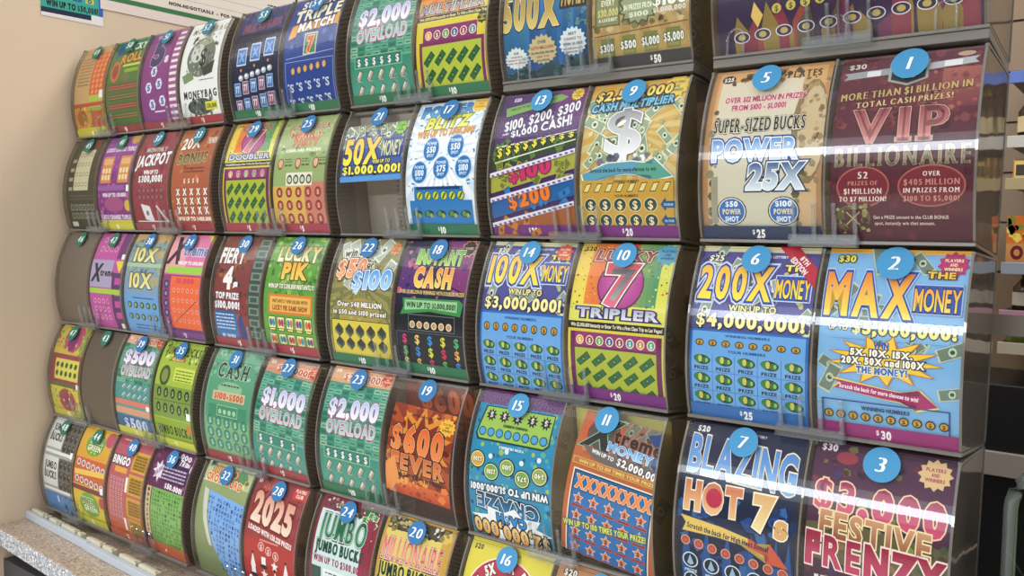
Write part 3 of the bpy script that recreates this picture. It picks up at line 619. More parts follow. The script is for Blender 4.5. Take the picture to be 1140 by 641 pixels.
def t7():
    a = Art(bg='#141c3c', bg2='#101c38'); a.fleck(50, 0, 60, 100, 157, ['#1c4480', '#183058', '#2c5c98', '#10182c'], 2, 9, seed=3)
    for x in (8, 26, 44, 64, 84, 94): a.poly([(x-3, 157), (x-4, 120), (x+1, 84), (x+5, 122), (x+3, 157)], '#1c508c')
    a.text('$20', 12, 6, 11, 5, '#f0ecec', bold=.07); a.text('GEORGIA LOTTERY', 54, 6, 26, 2.2, '#d8dce8', bold=.04)
    a.text('BLAZING', 50, 29, 92, 31, '#4c84c4', grad='#78a4d8', ol='#f0e0c0', ow=.035, bold=.06, slope=.06, gap=.1)
    a.text('HOT', 30, 62, 50, 22, '#c87048', grad='#e8b884', ol='#f2e4cc', ow=.05, bold=.1, serif=False); a.text('7', 73, 65, 17, 25, '#d8a868', grad='#f0d8a0', ol='#f4ead4', ow=.05, ol2='#241c1c', ow2=.1, bold=.1); a.text('s', 88, 73, 11, 18, '#d8a868', ol='#f4ead4', ow=.06, bold=.12)
    a.circ(31, 62, 7, '#b8304c', ry=8); pts = [(x, y - 4) for x, y in [(3, 84), (40, 88), (66, 93), (78, 99), (80, 93), (95, 110), (77, 109), (80, 104), (62, 99), (36, 97), (5, 97), (8, 90)]]
    a.poly([(50 + (x-50)*1.02, 90 + (y-90)*1.14) for x, y in pts], '#203458'); a.poly(pts, '#e0bc5c'); a.poly([(62, 88), (66, 89), (78, 95), (80, 89), (95, 106), (77, 105), (80, 100), (62, 95)], '#c85438')
    a.text('Scratch the back for High Heat Bonus!', 44, 90.5, 70, 4.4, '#1c2438', bold=.06, rot=5)
    a.grid(8, 1, 8, 101, 11.8, 0, lambda s, x, y, i, j: s.circ(x, y, 4.2, '#d8a078').circ(x, y, 3.3, '#a83c3c', col2='#c86448'), skew=1.4)
    a.grid(5, 3, 12, 118, 18.6, 18, lambda s, x, y, i, j: s.circ(x, y, 7, '#d8e4ec').circ(x, y, 6, '#142030').poly([(x-3, y+3), (x, y-5), (x+3, y+3), (x, y+4.6)], '#98b8d0').text('PRIZE', x, y + 9.6, 11, 2.6, '#c8dce8', bold=.05), skew=1.4); return a
def t3():
    a = Art(bg='#4c2040', bg2='#442434'); a.rect(0, 0, 100, 6, '#34142c'); a.fleck(90, 0, 4, 100, 130, ['#702850', '#341430', '#802c3c', '#402c54', '#5c2c2c', '#6c6438'], 1, 5, seed=7)
    a.text('$30', 10, 5, 12, 5.5, '#ecdce8', bold=.07); a.circ(24, 12, 8, '#943040', ry=5); sealstar(a, 86, 14, 12, '#d8b480', '#a03454', n=12)
    a.poly([(0, 64), (30, 60), (100, 66), (100, 96), (0, 90)], '#5c5438'); a.fleck(30, 0, 62, 100, 92, ['#7c8444', '#4c3c30', '#3c5034', '#84603c'], 2, 6, seed=2)
    a.text('$3,000', 50, 43, 94, 23, '#94284c', grad='#c8486c', ol='#ecc49c', ow=.055, bold=.1, slope=.06, gap=.12)
    a.text('FESTIVE', 49, 64, 78, 19, '#c8946c', grad='#8c4c38', ol='#ecd8a4', ow=.06, bold=.05, slope=.05, gap=.13); a.text('FRENZY', 49, 84.5, 97, 23, '#94243c', grad='#c03c64', ol='#f0dcd0', ow=.055, bold=.1, slope=.05, gap=.12)
    lines(a, 8, 103, 40, 1, 4, '#e8dce0', 2.4); a.poly([(64, 100), (68, 94), (72, 100), (68, 108)], '#a83450')
    a.grid(10, 1, 8, 126, 9.2, 0, lambda s, x, y, i, j: s.circ(x, y, 3.8, '#e0b08c').circ(x, y, 3, '#8c2848')); a.grid(5, 1, 14, 142, 18, 0, lambda s, x, y, i, j: s.star(x, y, 8, 5, 8, '#b8885c')); return a
def t16():
    a = Art(bg='#dccc4c'); a.text('$20', 10, 8, 11, 5, '#383020', bold=.06); a.text('GEORGIA LOTTERY', 50, 8, 24, 2.2, '#403820', bold=.05)
    a.circ(50, 52, 44, '#f0e0c8', ry=40, n=32); a.circ(50, 52, 42.5, '#b83c50', ry=38.6, n=32); a.circ(50, 56, 26, '#f0e0c8', ry=24); a.circ(50, 56, 24, '#303024', ry=22)
    a.text('2X', 18, 43, 12, 10, '#f4ece0', bold=.1, rot=-52, ol='#5c1828', ow=.1); a.text('5X', 30, 27, 12, 10, '#f4ece0', bold=.1, rot=-30, ol='#5c1828', ow=.1); a.text('20X', 51, 20, 16, 9, '#f4ece0', bold=.1, ol='#5c1828', ow=.1); a.text('50X', 74, 29, 17, 10, '#f4ece0', bold=.1, rot=36, ol='#5c1828', ow=.1)
    a.rect(5, 100, 95, 157, '#b83c50'); a.grid(5, 3, 16, 112, 17, 16, lambda s, x, y, i, j: s.circ(x, y, 5, '#f0e0a0').text('$', x, y, None, 6, '#7c2030', bold=.08)); return a
def t12():
    a = Art(bg='#c08860', bg2='#a86c48'); a.text('$20', 14, 8, 14, 6, '#f0ece0', ol='#2c2018', ow=.14, bold=.06); a.fleck(60, 0, 14, 100, 150, ['#8c5c38', '#d8a878', '#6c4830'], 2, 7); a.rect(6, 80, 94, 150, '#7c4c30'); return a
def jumbo(bg, top, t1_, t2_, c1, c1o, c2, c2o, m='#e8ecec', price='$10', edge='#8c2c3c'):
    a = Art(bg=edge); a.rect(4, 3, 92, 157, bg); a.rect(4, 3, 92, 20, top); a.fleck(60, 4, 4, 92, 20, ['#e8e4d0', '#3c3c30', '#a8a078', '#1c3c24'], 1, 4, seed=5)
    return a
def t24():
    a = jumbo('#ccdcdc', '#7c3040', '', '', '', '', '', ''); a.poly([(66, 4), (92, 3), (92, 60), (80, 24)], '#2c6438'); a.bills(6, 74, 12, 92, 46, 12, 18, seed=3, col='#588848'); a.rect(80, 20, 92, 157, '#8c2c44', )
    a.text('JUMBO', 46, 40, 78, 34, '#2c7048', grad='#48986c', ol='#f0f4ec', ow=.05, ol2='#1c3c2c', ow2=.1, serif=True, bold=.02, gap=.04)
    a.text('JUMBO BUCKS', 46, 69, 78, 14, '#1c5c3c', ol='#101c18', ow=.04, serif=True, bold=.03, gap=.05); a.text('WIN UP TO $500,000', 46, 85, 80, 8, '#a82c4c', serif=True, bold=0)
    a.rect(4, 94, 20, 157, '#2c4c3c'); a.rect(24, 94, 84, 118, '#e4ecec'); lines(a, 28, 97, 52, 4, 4.6, '#3c4444', 1.4); a.rect(22, 122, 90, 157, '#2c7048'); a.grid(4, 2, 31, 130, 17, 14, lambda s, x, y, i, j: s.circ(x, y, 6, '#e8ecd0').text('$', x, y, None, 7, '#1c4c30', bold=.08)); return a
def t20():
    a = jumbo('#dcc468', '#4c4430', '', '', '', '', '', '', edge='#c89c44'); a.rect(84, 20, 92, 157, '#c8a048'); a.circ(88, 14, 7, '#d8b858'); a.fleck(40, 4, 4, 92, 20, ['#c8b070', '#2c2418', '#8c7c40'], 2, 5, seed=3)
    a.text('MILLIONAIRE', 47, 42, 86, 30, '#dc5c58', grad='#f0a08c', ol='#f4e4d8', ow=.04, ol2='#6c2024', ow2=.09, serif=True, bold=-.01, gap=.03)
    a.text('JUMBO BUCKS', 44, 68, 82, 15, '#1c4c30', ol='#101c14', ow=.04, serif=True, bold=.03, gap=.05); a.text('WIN UP TO $1,000,000', 44, 84, 76, 7, '#8c2c2c', serif=True, bold=0); a.rect(8, 92, 84, 150, '#3c6c48'); a.grid(4, 3, 20, 102, 17, 15, lambda s, x, y, i, j: s.circ(x, y, 6, '#e8dca0').text('$', x, y, None, 7, '#1c4c30', bold=.08)); return a
def t28():
    a = Art(bg='#8c3c3c', bg2='#a82c24'); a.fleck(40, 0, 0, 100, 60, ['#a05048', '#7c343c', '#94484c'], 2, 8, seed=4); a.text('$5', 6, 6, 6, 5, '#f0e4e0', bold=.06); a.text('HAPPY', 30, 12, 28, 8, '#d06050', bold=.05, slope=-.1); a.rect(72, 3, 96, 18, '#c83c34'); a.text('PLAYERS', 84, 7, 18, 4, '#f4e4d8', bold=.05); a.text('CLUB', 84, 13, 13, 4, '#f4e4d8', bold=.05)
    a.text('2025', 46, 39, 78, 34, '#d8947c', grad='#f0d4c0', ol='#742820', ow=.08, bold=.08, slope=.1, gap=.05)
    a.text('LOADED WITH $20.225 PRIZES', 48, 67, 84, 6, '#f2e8e4', bold=.08, slope=.12)
    a.rect(0, 76, 100, 157, '#b02c24', '#a82820'); a.grid(3, 1, 34, 83, 14, 1, lambda s, x, y, i, j: s.circ(x, y, 5.6, '#f0c8b8').circ(x, y, 4.6, '#b83830').text('$', x, y, None, 6, '#f0d8cc', bold=.06), skew=3)
    a.rect(30, 74, 66, 76, '#d88878')
    def hat(s, x, y, i, j):
        k = (i + j) % 3
        if k == 0: s.poly([(x-5, y+8), (x, y-9), (x+5, y+8)], '#f0e8e4'); s.circ(x, y - 9, 2, '#1c1c1c')
        elif k == 1: s.rect(x - 4, y - 7, x + 4, y + 5, '#f2ecec'); s.circ(x, y + 5, 7, '#202024', ry=2.6)
        else: s.star(x, y, 7, 3, 5, '#f4e8e0')
    a.grid(4, 4, 18, 102, 21, 15, hat); return a
def t32():
    a = Art(bg='#98a470', bg2='#707c50'); a.rect(0, 0, 100, 26, '#b8c08c'); a.circ(72, 16, 18, '#5c8c58', ry=14); a.fleck(30, 0, 0, 100, 26, ['#d8a458', '#486c40', '#c8d8a0', '#5898a8'], 2, 6, seed=4); a.text('JUMBO', 40, 10, 56, 10, '#e0a05c', ol='#7c3c24', ow=.1, bold=.07); a.text('CROSSWORD', 44, 21, 76, 9, '#d85c38', ol='#f0dcb0', ow=.1, bold=.07, slope=.06)
    a.poly([(22, 36), (100, 44), (100, 138), (66, 142), (40, 104), (28, 70)], '#7ca8dc'); rr = random.Random(5)
    for j in range(15):
        L0 = a.L
        for i in range(12):
            x, y = 26 + i*6.2, 44 + j*6.2 + i*.5
            if x > 24 + max(0, (y - 60))*.45 and y < 136 and rr.random() < .78: a.L = L0; a.text(rr.choice('AEIORSTLNMKHW'), x, y, 4, 4.4, '#2c4c8c', bold=.04)
    a.poly([(10, 34), (20, 36), (26, 70), (38, 106), (32, 106), (18, 74)], '#c8c8b8'); return a
def t36():
    a = Art(bg='#5c244c', bg2='#682c50'); a.fleck(30, 0, 0, 100, 50, ['#803c68', '#40183c', '#8c4c78'], 2, 6); a.star(22, 34, 16, 9, 8, '#e0d4e0'); a.text('$50,000', 20, 34, 20, 6, '#7c2c5c', bold=.05, rot=-40); a.text('$5,000', 62, 6, 50, 7, '#f0e4f0', bold=.06, slope=.1); a.text('TRIPLE', 80, 18, 34, 9, '#f0e0ec', bold=.07, rot=12); a.rect(30, 20, 92, 46, '#3c1c44'); lines(a, 32, 26, 56, 4, 5, '#c8b0cc', 2.4); a.text('$50,000!', 66, 52, 44, 7, '#f4ecf0', bold=.08, slope=.05)
    a.rect(16, 58, 96, 138, '#7cac58'); rr = random.Random(8)
    for j in range(13):
        L0 = a.L
        for i in range(11):
            if rr.random() < .8: a.L = L0; a.text(rr.choice('AEIORSTLNMKHW'), 21 + i*7, 63 + j*6, 4.6, 4.2, '#2c5c2c', bold=.03)
    a.rect(2, 58, 14, 128, '#c8b484'); 
    for j in range(9): a.text(str((j * 7) % 9 + 1), 8, 63 + j*7.4, 5, 4.6, '#4c2c30', bold=.05)
    a.rect(0, 138, 100, 157, '#c86844', '#c05c38'); a.circ(44, 148, 2.4, '#f0e8dc'); return a
def t40():
    a = Art(bg='#b0586c', bg2='#c06848'); a.rect(0, 0, 100, 12, '#a84c54'); lines(a, 12, 4, 60, 1, 4, '#e0c0b8', 2); a.text('BINGO', 26, 36, 48, 12, '#f4eeee', ol='#3c2030', ow=.14, bold=.08); a.rect(14, 46, 48, 54, '#e0a048')
    def card(y, c): a.rect(56, y, 98, y + 30, c); a.rect(60, y + 4, 95, y + 27, '#b08434'); lines(a, 62, y + 6, 30, 5, 4.4, '#6c5020', 2.2, seed=int(y))
    for y, c in ((18, '#d8a040'), (52, '#cc9c44'), (86, '#d0983c'), (118, '#c88c40')): card(y, c)
    a.rect(50, 58, 56, 80, '#f0ece4'); a.rect(46, 120, 52, 140, '#f0ece4')
    a.grid(5, 9, 10, 64, 8.2, 7, lambda s, x, y, i, j: s.circ(x, y, 2.8, '#e0b0b8', n=8).circ(x, y, 1.6, '#8c3c58', n=6)); a.rect(6, 132, 46, 157, '#c8603c'); return a
def t44():
    a = Art(bg='#d88c3c', bg2='#d8c83c'); a.rect(0, 0, 100, 48, '#dcb03c', '#d89c3c'); a.circ(46, 26, 27, '#68a03c', ry=19); a.star(46, 24, 20, 12, 9, '#e0d850'); a.circ(84, 14, 14, '#c05468', ry=12); a.text('WINTER', 46, 20, 40, 9, '#2c6c30', ol='#f0f0c0', ow=.1, bold=.07); a.text('GREEN', 46, 32, 40, 9, '#e8ecc8', ol='#2c6c30', ow=.12, bold=.07)
    a.rect(0, 50, 100, 92, '#c86440'); a.grid(6, 2, 12, 58, 15, 26, lambda s, x, y, i, j: s.circ(x, y, 6, '#e8dcd0', ry=5.4, n=12).circ(x, y, 4, '#8c6c7c', ry=3.6, n=10), skew=1); a.poly([(2, 70), (96, 64), (98, 72), (4, 78)], '#e8c05c')
    a.rect(0, 94, 100, 102, '#7c3c44'); a.rect(84, 88, 94, 98, '#f4f0f0'); a.circ(48, 122, 30, '#78a440', ry=20); a.text('WINTER', 44, 116, 42, 10, '#2c6c30', ol='#f0f0c0', ow=.1, bold=.07); a.text('GREEN', 50, 128, 40, 9, '#e8ecc8', ol='#2c6c30', ow=.12, bold=.07); a.circ(88, 112, 9, '#c04c58'); return a
def t48():
    a = Art(bg='#a8a8a4', bg2='#989a98')
    for y in (0, 62):
        a.rect(4, y + 2, 52, y + 50, '#d8d8d4'); a.text('JUMBO', 28, y + 16, 40, 12, '#2c2c2c', ol='#f4f4f0', ow=.08, bold=.07); a.text('BUCKS', 28, y + 32, 40, 12, '#2c2c2c', bold=.07); a.rect(54, y + 2, 98, y + 54, '#64605c'); a.grid(3, 3, 62, y + 12, 14, 17, lambda s, x, y_, i, j: s.circ(x, y_, 5.4, '#34302c', ry=7, n=10).circ(x + 1, y_ - 2, 2, '#8c8c88', n=6)); a.rect(4, y + 54, 98, y + 59, '#e4e4e0')
    a.rect(86, 50, 96, 60, '#fafafa'); a.rect(0, 124, 100, 157, '#4878b0', '#5c8cc0'); a.rect(44, 128, 48, 140, '#d8e8f4'); a.rect(60, 140, 70, 150, '#203c68'); return a
def t47():
    a = Art(bg='#c8b44c')
    a.circ(54, 22, 30, '#c04c60', ry=24, col2='#8c3c84'); a.rect(80, 0, 100, 50, '#8c9848'); a.fleck(60, 0, 0, 100, 46, ['#e0c850', '#a83c60', '#4c8c58', '#d88038'], 1, 4); a.circ(52, 24, 14, '#7c2c6c', ry=20)
    a.rect(0, 50, 100, 98, '#94404c'); a.rect(14, 58, 92, 92, '#d8cc5c'); a.grid(5, 2, 22, 68, 15, 14, lambda s, x, y, i, j: s.circ(x, y, 5.4, '#3c5c34', ry=4.4, n=8, rot=-40))
    a.rect(0, 98, 100, 104, '#5c6c3c'); a.rect(86, 96, 96, 104, '#f4f0f0'); a.rect(0, 104, 100, 157, '#ccc050'); a.circ(52, 126, 28, '#a84c4c', ry=20, col2='#743060'); a.fleck(40, 0, 104, 100, 146, ['#e0c850', '#a83c60', '#4c8c58', '#d88038'], 1, 4, seed=3); return a
def t39():
    a = overload('$500', 'OVERLOAD', base='#4c9080', n=4, top='#e0a890', toptxt='$20,000!', price='$2', q=0)
    a.rect(0, 74, 100, 100, '#48908c'); a.grid(5, 2, 24, 80, 15, 13, lambda s, x, y, i, j: s.line(x - 4, y + 3, x + 4, y - 3, 5, '#c8ccc4').line(x - 4, y + 4, x + 4, y - 2, 1.6, '#2c5c58')); a.rect(0, 100, 100, 108, '#d87c68'); a.rect(0, 108, 100, 124, '#58988c'); a.rect(0, 112, 100, 122, '#d89c80'); a.rect(86, 104, 96, 111, '#f4f4f4')
    a.rect(0, 124, 100, 157, '#3c6c90'); a.text('$500', 50, 136, 66, 17, '#a8c0e4', grad='#ecf0f6', ol='#2c4c7c', ow=.1, bold=.09); return a
def t35():
    a = Art(bg='#9cb43c', bg2='#a8bc40'); a.fleck(50, 0, 0, 100, 30, ['#4c6c24', '#d8e078', '#2c3c18'], 1, 4); a.text('JUMBO BUCKS', 50, 14, 86, 13, '#2c3c18', bold=.03, serif=True); a.rect(26, 24, 62, 30, '#a83c28'); a.text('CLASSIC', 44, 27, 30, 4, '#f0e8a0', bold=.05); a.circ(22, 52, 13, '#3c4c24', ry=15); a.circ(22, 52, 8, '#7c8c44', ry=10); a.rect(44, 38, 94, 58, '#c8d450'); lines(a, 48, 42, 42, 4, 4.4, '#4c5c28', 1.6)
    a.rect(0, 66, 100, 112, '#78943c'); a.grid(5, 2, 14, 76, 17.5, 22, lambda s, x, y, i, j: s.circ(x, y, 6, '#283820', ry=7.4, n=12).text('$', x, y, None, 7, '#a8b868', bold=.05)); a.rect(84, 100, 96, 110, '#f4f6f0'); a.line(2, 88, 98, 86, .8, '#283820')
    a.rect(0, 114, 100, 157, '#8ca834'); a.text('JUMBO BUCKS', 48, 130, 84, 14, '#202c14', bold=.04, serif=True); a.circ(88, 124, 7, '#c87838'); return a
def t31():
    a = Art(bg='#5c9c78', bg2='#4c906c'); a.frame(2, 2, 98, 160, '#a0c8a0', 1); a.fleck(60, 2, 2, 98, 40, ['#78b08c', '#3c7c58', '#98c4a0'], 1, 5, seed=2); a.text('CASH', 48, 28, 66, 20, '#203428', ol='#e0ecd8', ow=.05, serif=True, bold=.05, grad='#4c6c58'); a.circ(50, 52, 26, '#8cb48c', ry=9); lines(a, 30, 47, 40, 1, 4, '#2c4c38', 2); a.rect(16, 56, 84, 68, '#c8b890'); a.text('$100-$500', 50, 62, 62, 8, '#c85034', bold=.07); a.rect(10, 74, 90, 157, '#3c8864'); a.frame(28, 74, 72, 88, '#a8d0a8', .7); a.grid(4, 1, 35, 82, 10, 0, lambda s, x, y, i, j: s.circ(x, y, 3.4, '#a8c8a0', n=10)); a.rect(4, 92, 96, 148, '#78a878')
    a.grid(5, 3, 14, 96, 18, 15, lambda s, x, y, i, j: s.circ(x, y, 7, '#1c5c4c', n=14).circ(x, y, 5.8, '#388c74', n=14).text('$', x, y, None, 7, '#a8d8b4', bold=.06)); return a
def t27(): return overload('$1,000', 'OVERLOAD', base='#38887c', n=4, toptxt='$50,000!', price='$5', top='#c88868')
def t23(): return overload('$2,000', 'OVERLOAD', base='#348a74', n=6, toptxt='$200,000!', top='#d49c70')
def t55(): return overload('$2,000', 'OVERLOAD', base='#348a6c', n=6, top=None)
def t53():
    a = Art(bg='#24386c', bg2='#182440'); a.fleck(60, 0, 0, 100, 56, ['#3c4c80', '#7c3c50', '#1c2c58', '#505c88'], 2, 6, seed=4); a.text('MULTIPLIER', 50, 26, 78, 12, '#8c4450', ol='#48588c', ow=.08, bold=.07, slope=-.05); a.rect(0, 36, 100, 157, '#141c38')
    for i in range(3): a.rect(10 + i*28, 56 - i*4, 30 + i*28, 80 - i*4, '#c8d4e8'); a.rect(11.5 + i*28, 58 - i*4, 28.5 + i*28, 78 - i*4, '#3c6cb0'); a.text('X', 20 + i*28, 68 - i*4, 12, 12, '#7ca4dc', bold=.08); a.circ(20 + i*28, 86 - i*4, 2, '#e08c50')
    a.grid(6, 1, 20, 96, 12, -1.4, lambda s, x, y, i, j: s.circ(x, y, 5, '#b0b4c0', ry=4).circ(x - 1, y - 1, 3, '#f0f0f4', ry=2), skew=-1.6)
    a.grid(5, 3, 12, 110, 17, 22, lambda s, x, y, i, j: s.rect(x - 6.4, y - 8, x + 6.4, y + 9, '#a8b4cc').rect(x - 5.4, y - 7, x + 5.4, y + 8, ['#4878b8', '#a05c78'][(i + j) % 2]).text('77', x, y, 8, 8, '#d8e4f0', bold=.05), skew=-1.6); return a
def t54():
    a = Art(bg='#2c4488', bg2='#24408c'); a.fleck(60, 0, 0, 100, 70, ['#3c5ca8', '#1c2c64', '#4c68b0'], 2, 6, seed=4); a.text('SUPER', 46, 8, 60, 11, '#dcdce8', ol='#181c34', ow=.12, bold=.06, slope=-.08); a.text('TRIPLE', 52, 24, 84, 16, '#e8e6d0', ol='#202030', ow=.09, bold=.08, slope=-.06, shear=.05); a.poly([(16, 40), (90, 34), (90, 46), (16, 50)], '#d89030'); a.text('MATCH', 54, 41, 64, 11, '#f4f0ec', ol='#503018', ow=.08, bold=.08, slope=-.06, shear=.1); a.poly([(10, 40), (20, 38), (20, 54), (6, 58)], '#e0a040'); a.poly([(90, 30), (98, 32), (96, 48), (88, 44)], '#e0a040')
    a.rect(38, 52, 62, 80, '#c8c8b0'); a.rect(40, 54, 60, 78, '#4c7c58'); a.text('7', 50, 66, 12, 18, '#d85838', ol='#e8d890', ow=.06, bold=.1); a.line(6, 82, 94, 78, .8, '#a8b4d8'); a.frame(5, 86, 94, 160, '#98a8d0', .8)
    a.grid(6, 1, 20, 98, 11.6, -1, lambda s, x, y, i, j: s.circ(x, y, 4, '#6c4c28', ry=5, n=10).circ(x, y, 3.2, '#d8a868', ry=4, n=10), skew=-.8)
    a.grid(5, 3, 16, 118, 16.6, 19, lambda s, x, y, i, j: s.text('S', x, y, 8, 10, '#b8c8e4', ol='#1c2c60', ow=.1, bold=.09).text('M', x - 6, y - 4, 3, 3, '#d8e0f0', bold=.05), skew=-.8); return a
def t57():
    a = Art(bg='#3c8cb4', bg2='#1c4c84'); rr = random.Random(3)
    for i in range(16): a.L = 1; x = i*6.5; a.rect(x, 0, x + 6.5, 157, mix('#58b0c8', '#2c64a8', rr.random()), mix('#2c5c98', '#142c58', rr.random()))
    a.L = 2; a.poly([(0, 138), (16, 126), (34, 134), (52, 118), (74, 130), (100, 112), (100, 157), (0, 157)], '#1c3c44'); a.fleck(60, 0, 115, 100, 157, ['#2c4c50', '#183040', '#3c6468', '#1c5080'], 1.5, 5, seed=3); a.fleck(30, 76, 50, 100, 110, ['#3c6c70', '#5c8c88', '#204c60'], 1.5, 4, seed=5)
    a.text('500X', 32, 47, 68, 36, '#8c6c34', grad='#e0c474', ol='#f0e4b0', ow=.02, ol2='#241c18', ow2=.06, bold=.09); a.rect(68, 22, 99, 50, '#383024'); a.text('MONEY', 84, 36, 28, 20, '#c8a858', bold=.04)
    for x, y, c, r in ((15, 106, '#dce4e0', 15), (47, 98, '#c8b888', 18), (83, 92, '#d8e4e4', 16)):
        a.star(x, y, r, r*.84, 18, c, ry=1.25)
        for k, t in enumerate(('OUR', 'WINNING', 'TICKETS TOTAL', '$100 OR MORE!') if x < 20 else ('OVER', '$570 MILLION', 'IN PRIZES FROM', '$50 TO', '$1,000') if x < 60 else ('BEST', 'CHANCE TO', 'WIN $1,000', 'IN GEORGIA', 'HISTORY!')): a.text(t, x, y - r*.7 + k*r*.38, min(r*1.5, len(t)*r*.14), r*.2, '#203448' if k % 2 == 0 else '#a83448', bold=.05)
    return a
def t58():
    a = Art(bg='#c8a468', bg2='#b89c68'); a.rect(0, 0, 100, 48, '#c0a060', '#a8946c'); a.rays(50, 40, 90, 22, '#b09058')
    a.fleck(80, 0, 40, 100, 96, ['#8c7c54', '#d0b888', '#a89464', '#78683f'], 2, 6, seed=4); a.text('$5,000,000', 50, 24, 90, 18, '#e0cc90', ol='#4c3c1c', ow=.07, bold=.07)
    a.rect(3, 58, 30, 92, '#6c6c44'); a.rect(5, 60, 28, 90, '#8c8c60'); a.text('$30,000', 17, 74, 22, 8, '#d8cc80', bold=.05); a.text('EVERY', 17, 66, 14, 4, '#e8e8d0', bold=.05); a.text('A LUCKIEST', 17, 83, 20, 4, '#e8ecdc', bold=.05)
    a.star(49, 72, 22, 17, 14, '#4c5c38', ry=1.1); a.star(49, 72, 19, 15, 14, '#98a078', ry=1.1); a.text('OVER', 49, 60, 12, 5, '#e8e4d0', bold=.05); a.text('IN PRIZES FROM', 49, 72, 30, 5, '#e8e8d4', bold=.05); a.text('$100', 49, 81, 20, 6, '#e8e8d4', bold=.05)
    a.text('$100', 80, 68, 34, 13, '#f0ecdc', ol='#78805c', ow=.08, bold=.08); a.text('$1,000,000', 80, 80, 32, 6, '#e8e8d8', bold=.05); a.line(2, 104, 98, 98, 1, '#6c3c2c'); a.rect(0, 112, 100, 140, '#b89c5c', '#b09050')
    for i, t in enumerate(('$300', '$500', '$1,000', '$5,000')): a.rect(9 + i*22.4, 108 - i*1.2, 23 + i*22.4, 136 - i*1.2, '#7c8044'); a.text(t, 14.5 + i*23, 121 - i*1.6, 15 + i*1.6, 11, '#f0f0e8', ol='#3c4020', ow=.1, bold=.07); a.text('WINS', 15.5 + i*22.6, 131 - i*1.4, 11, 4, '#a89850', bold=.05)
    return a
def t59():
    a = Art(214, 157, '#5c3468', '#3c2454'); a.rect(0, 0, 214, 92, '#5c4080', '#58306c'); a.grid(7, 1, 30, 82, 26, -1, lambda s, x, y, i, j: s.circ(x, y, 9, '#e0b0c4', ry=6).circ(x, y, 7, '#b06890', ry=4.4)); a.text('Reveal three identical PRIZE amounts, win that amount.', 50, 99, 84, 4, '#e8dce8', bold=.04)
    rr = random.Random(2); a.rect(0, 106, 214, 157, '#3c2848', '#2c1c38')
    for i in range(26): x = rr.uniform(0, 214); h = rr.uniform(14, 46); a.poly([(x - 7, 157), (x - 8, 157 - h*.5), (x + rr.uniform(-5, 5), 157 - h), (x + 7, 157 - h*.5), (x + 7, 157)], rr.choice(['#7c2c3c', '#94403c', '#5c4c34', '#6c2850', '#8c7438', '#843040']))
    a.fleck(30, 120, 98, 200, 118, ['#5c8c90', '#6c7c58', '#507c98', '#94904c'], 2, 6, seed=9); a.rect(96, 98, 130, 100, '#30444c')
    a.grid(9, 1, 54, 122, 12.4, 0, lambda s, x, y, i, j: s.circ(x, y, 5, '#302838').circ(x, y, 4.2, '#c8b458').text('$', x, y, None, 5, '#4c4c24', bold=.08), skew=-1)
    a.grid(10, 1, 22, 143, 19, 0, lambda s, x, y, i, j: s.circ(x, y, 7.4, '#e0d8e8', ry=5).circ(x, y, 6.6, '#34283c', ry=4.2).circ(x, y, 3.4, '#b8a05c', ry=2.6), skew=-1); a.poly([(34, 114), (42, 126), (37, 136), (31, 126)], '#e0bc68'); return a
def t25():
    a = Art(bg='#9cae70', bg2='#90a868'); a.fleck(60, 0, 0, 100, 74, ['#b8c48c', '#789858', '#a8b87c'], 2, 7, seed=3); a.text('JUMBO BUCKS', 54, 23, 84, 13, '#a84c3c', ol='#f0e8d0', ow=.07, serif=True, bold=0); a.text('MERRY', 50, 38, 60, 9, '#c8583c', ol='#e8dcb0', ow=.08, bold=.05, shear=.2); a.text('PARTY', 52, 50, 46, 12, '#d07c30', ol='#983c28', ow=.08, bold=.07); a.text('$500,000 PRIZES', 50, 64, 66, 5, '#f0ecd4', bold=.06)
    for i in range(3): a.circ(12 + i*33, 84, 5.6, '#984c38', ry=7); a.circ(12 + i*33, 84, 4, '#d8b48c', ry=5); lines(a, 20 + i*32, 78, 14, 3, 4, '#48603c', 1.6)
    a.rect(0, 108, 100, 157, '#d8ac54', ); a.rect(60, 104, 100, 157, '#c87c68'); a.rect(25, 94, 74, 108, '#e4e0c8'); a.grid(4, 1, 32, 101, 12, 0, lambda s, x, y, i, j: s.circ(x, y, 5, '#283028').circ(x, y, 3.2, '#c8d0b0'))
    a.grid(5, 3, 13, 116, 18, 16, lambda s, x, y, i, j: s.circ(x, y, 6, '#7c2c2c', ry=6.4, n=14).circ(x, y, 4.6, '#b05448', n=12).text('S', x, y, None, 5, '#e8c8a8', bold=.06)); return a
def t29(): return sevenb('DOUBLER', 'LUCKY', '$5')
def t33():
    a = Art(bg='#b06440', bg2='#a85034'); a.fleck(50, 0, 0, 100, 157, ['#c08050', '#8c3c2c', '#c87444'], 2, 7, seed=5); a.text('20X', 32, 24, 46, 18, '#f4ece0', ol='#5c2c20', ow=.06, bold=.06, slope=-.05); a.text('THE MONEY', 84, 22, 28, 10, '#e8dcd0', bold=.04); a.text('BONUS', 46, 48, 74, 15, '#2c2420', grad='#6c8464', ol='#e0b070', ow=.05, bold=.09, slope=-.03); lines(a, 30, 63, 50, 2, 5, '#5c2c20', 2)
    a.grid(4, 1, 34, 82, 11, -.6, lambda s, x, y, i, j: s.text('$', x, y, None, 7, '#f0e8dc', bold=.07)); a.grid(5, 3, 18, 100, 17, 15.5, lambda s, x, y, i, j: s.text('X', x, y, 9, 11, '#f2ece4', ol='#6c2c20', ow=.08, bold=.08)); a.text('WIN UP TO $400,000', 52, 144, 82, 6, '#f4ece4', bold=.08); return a
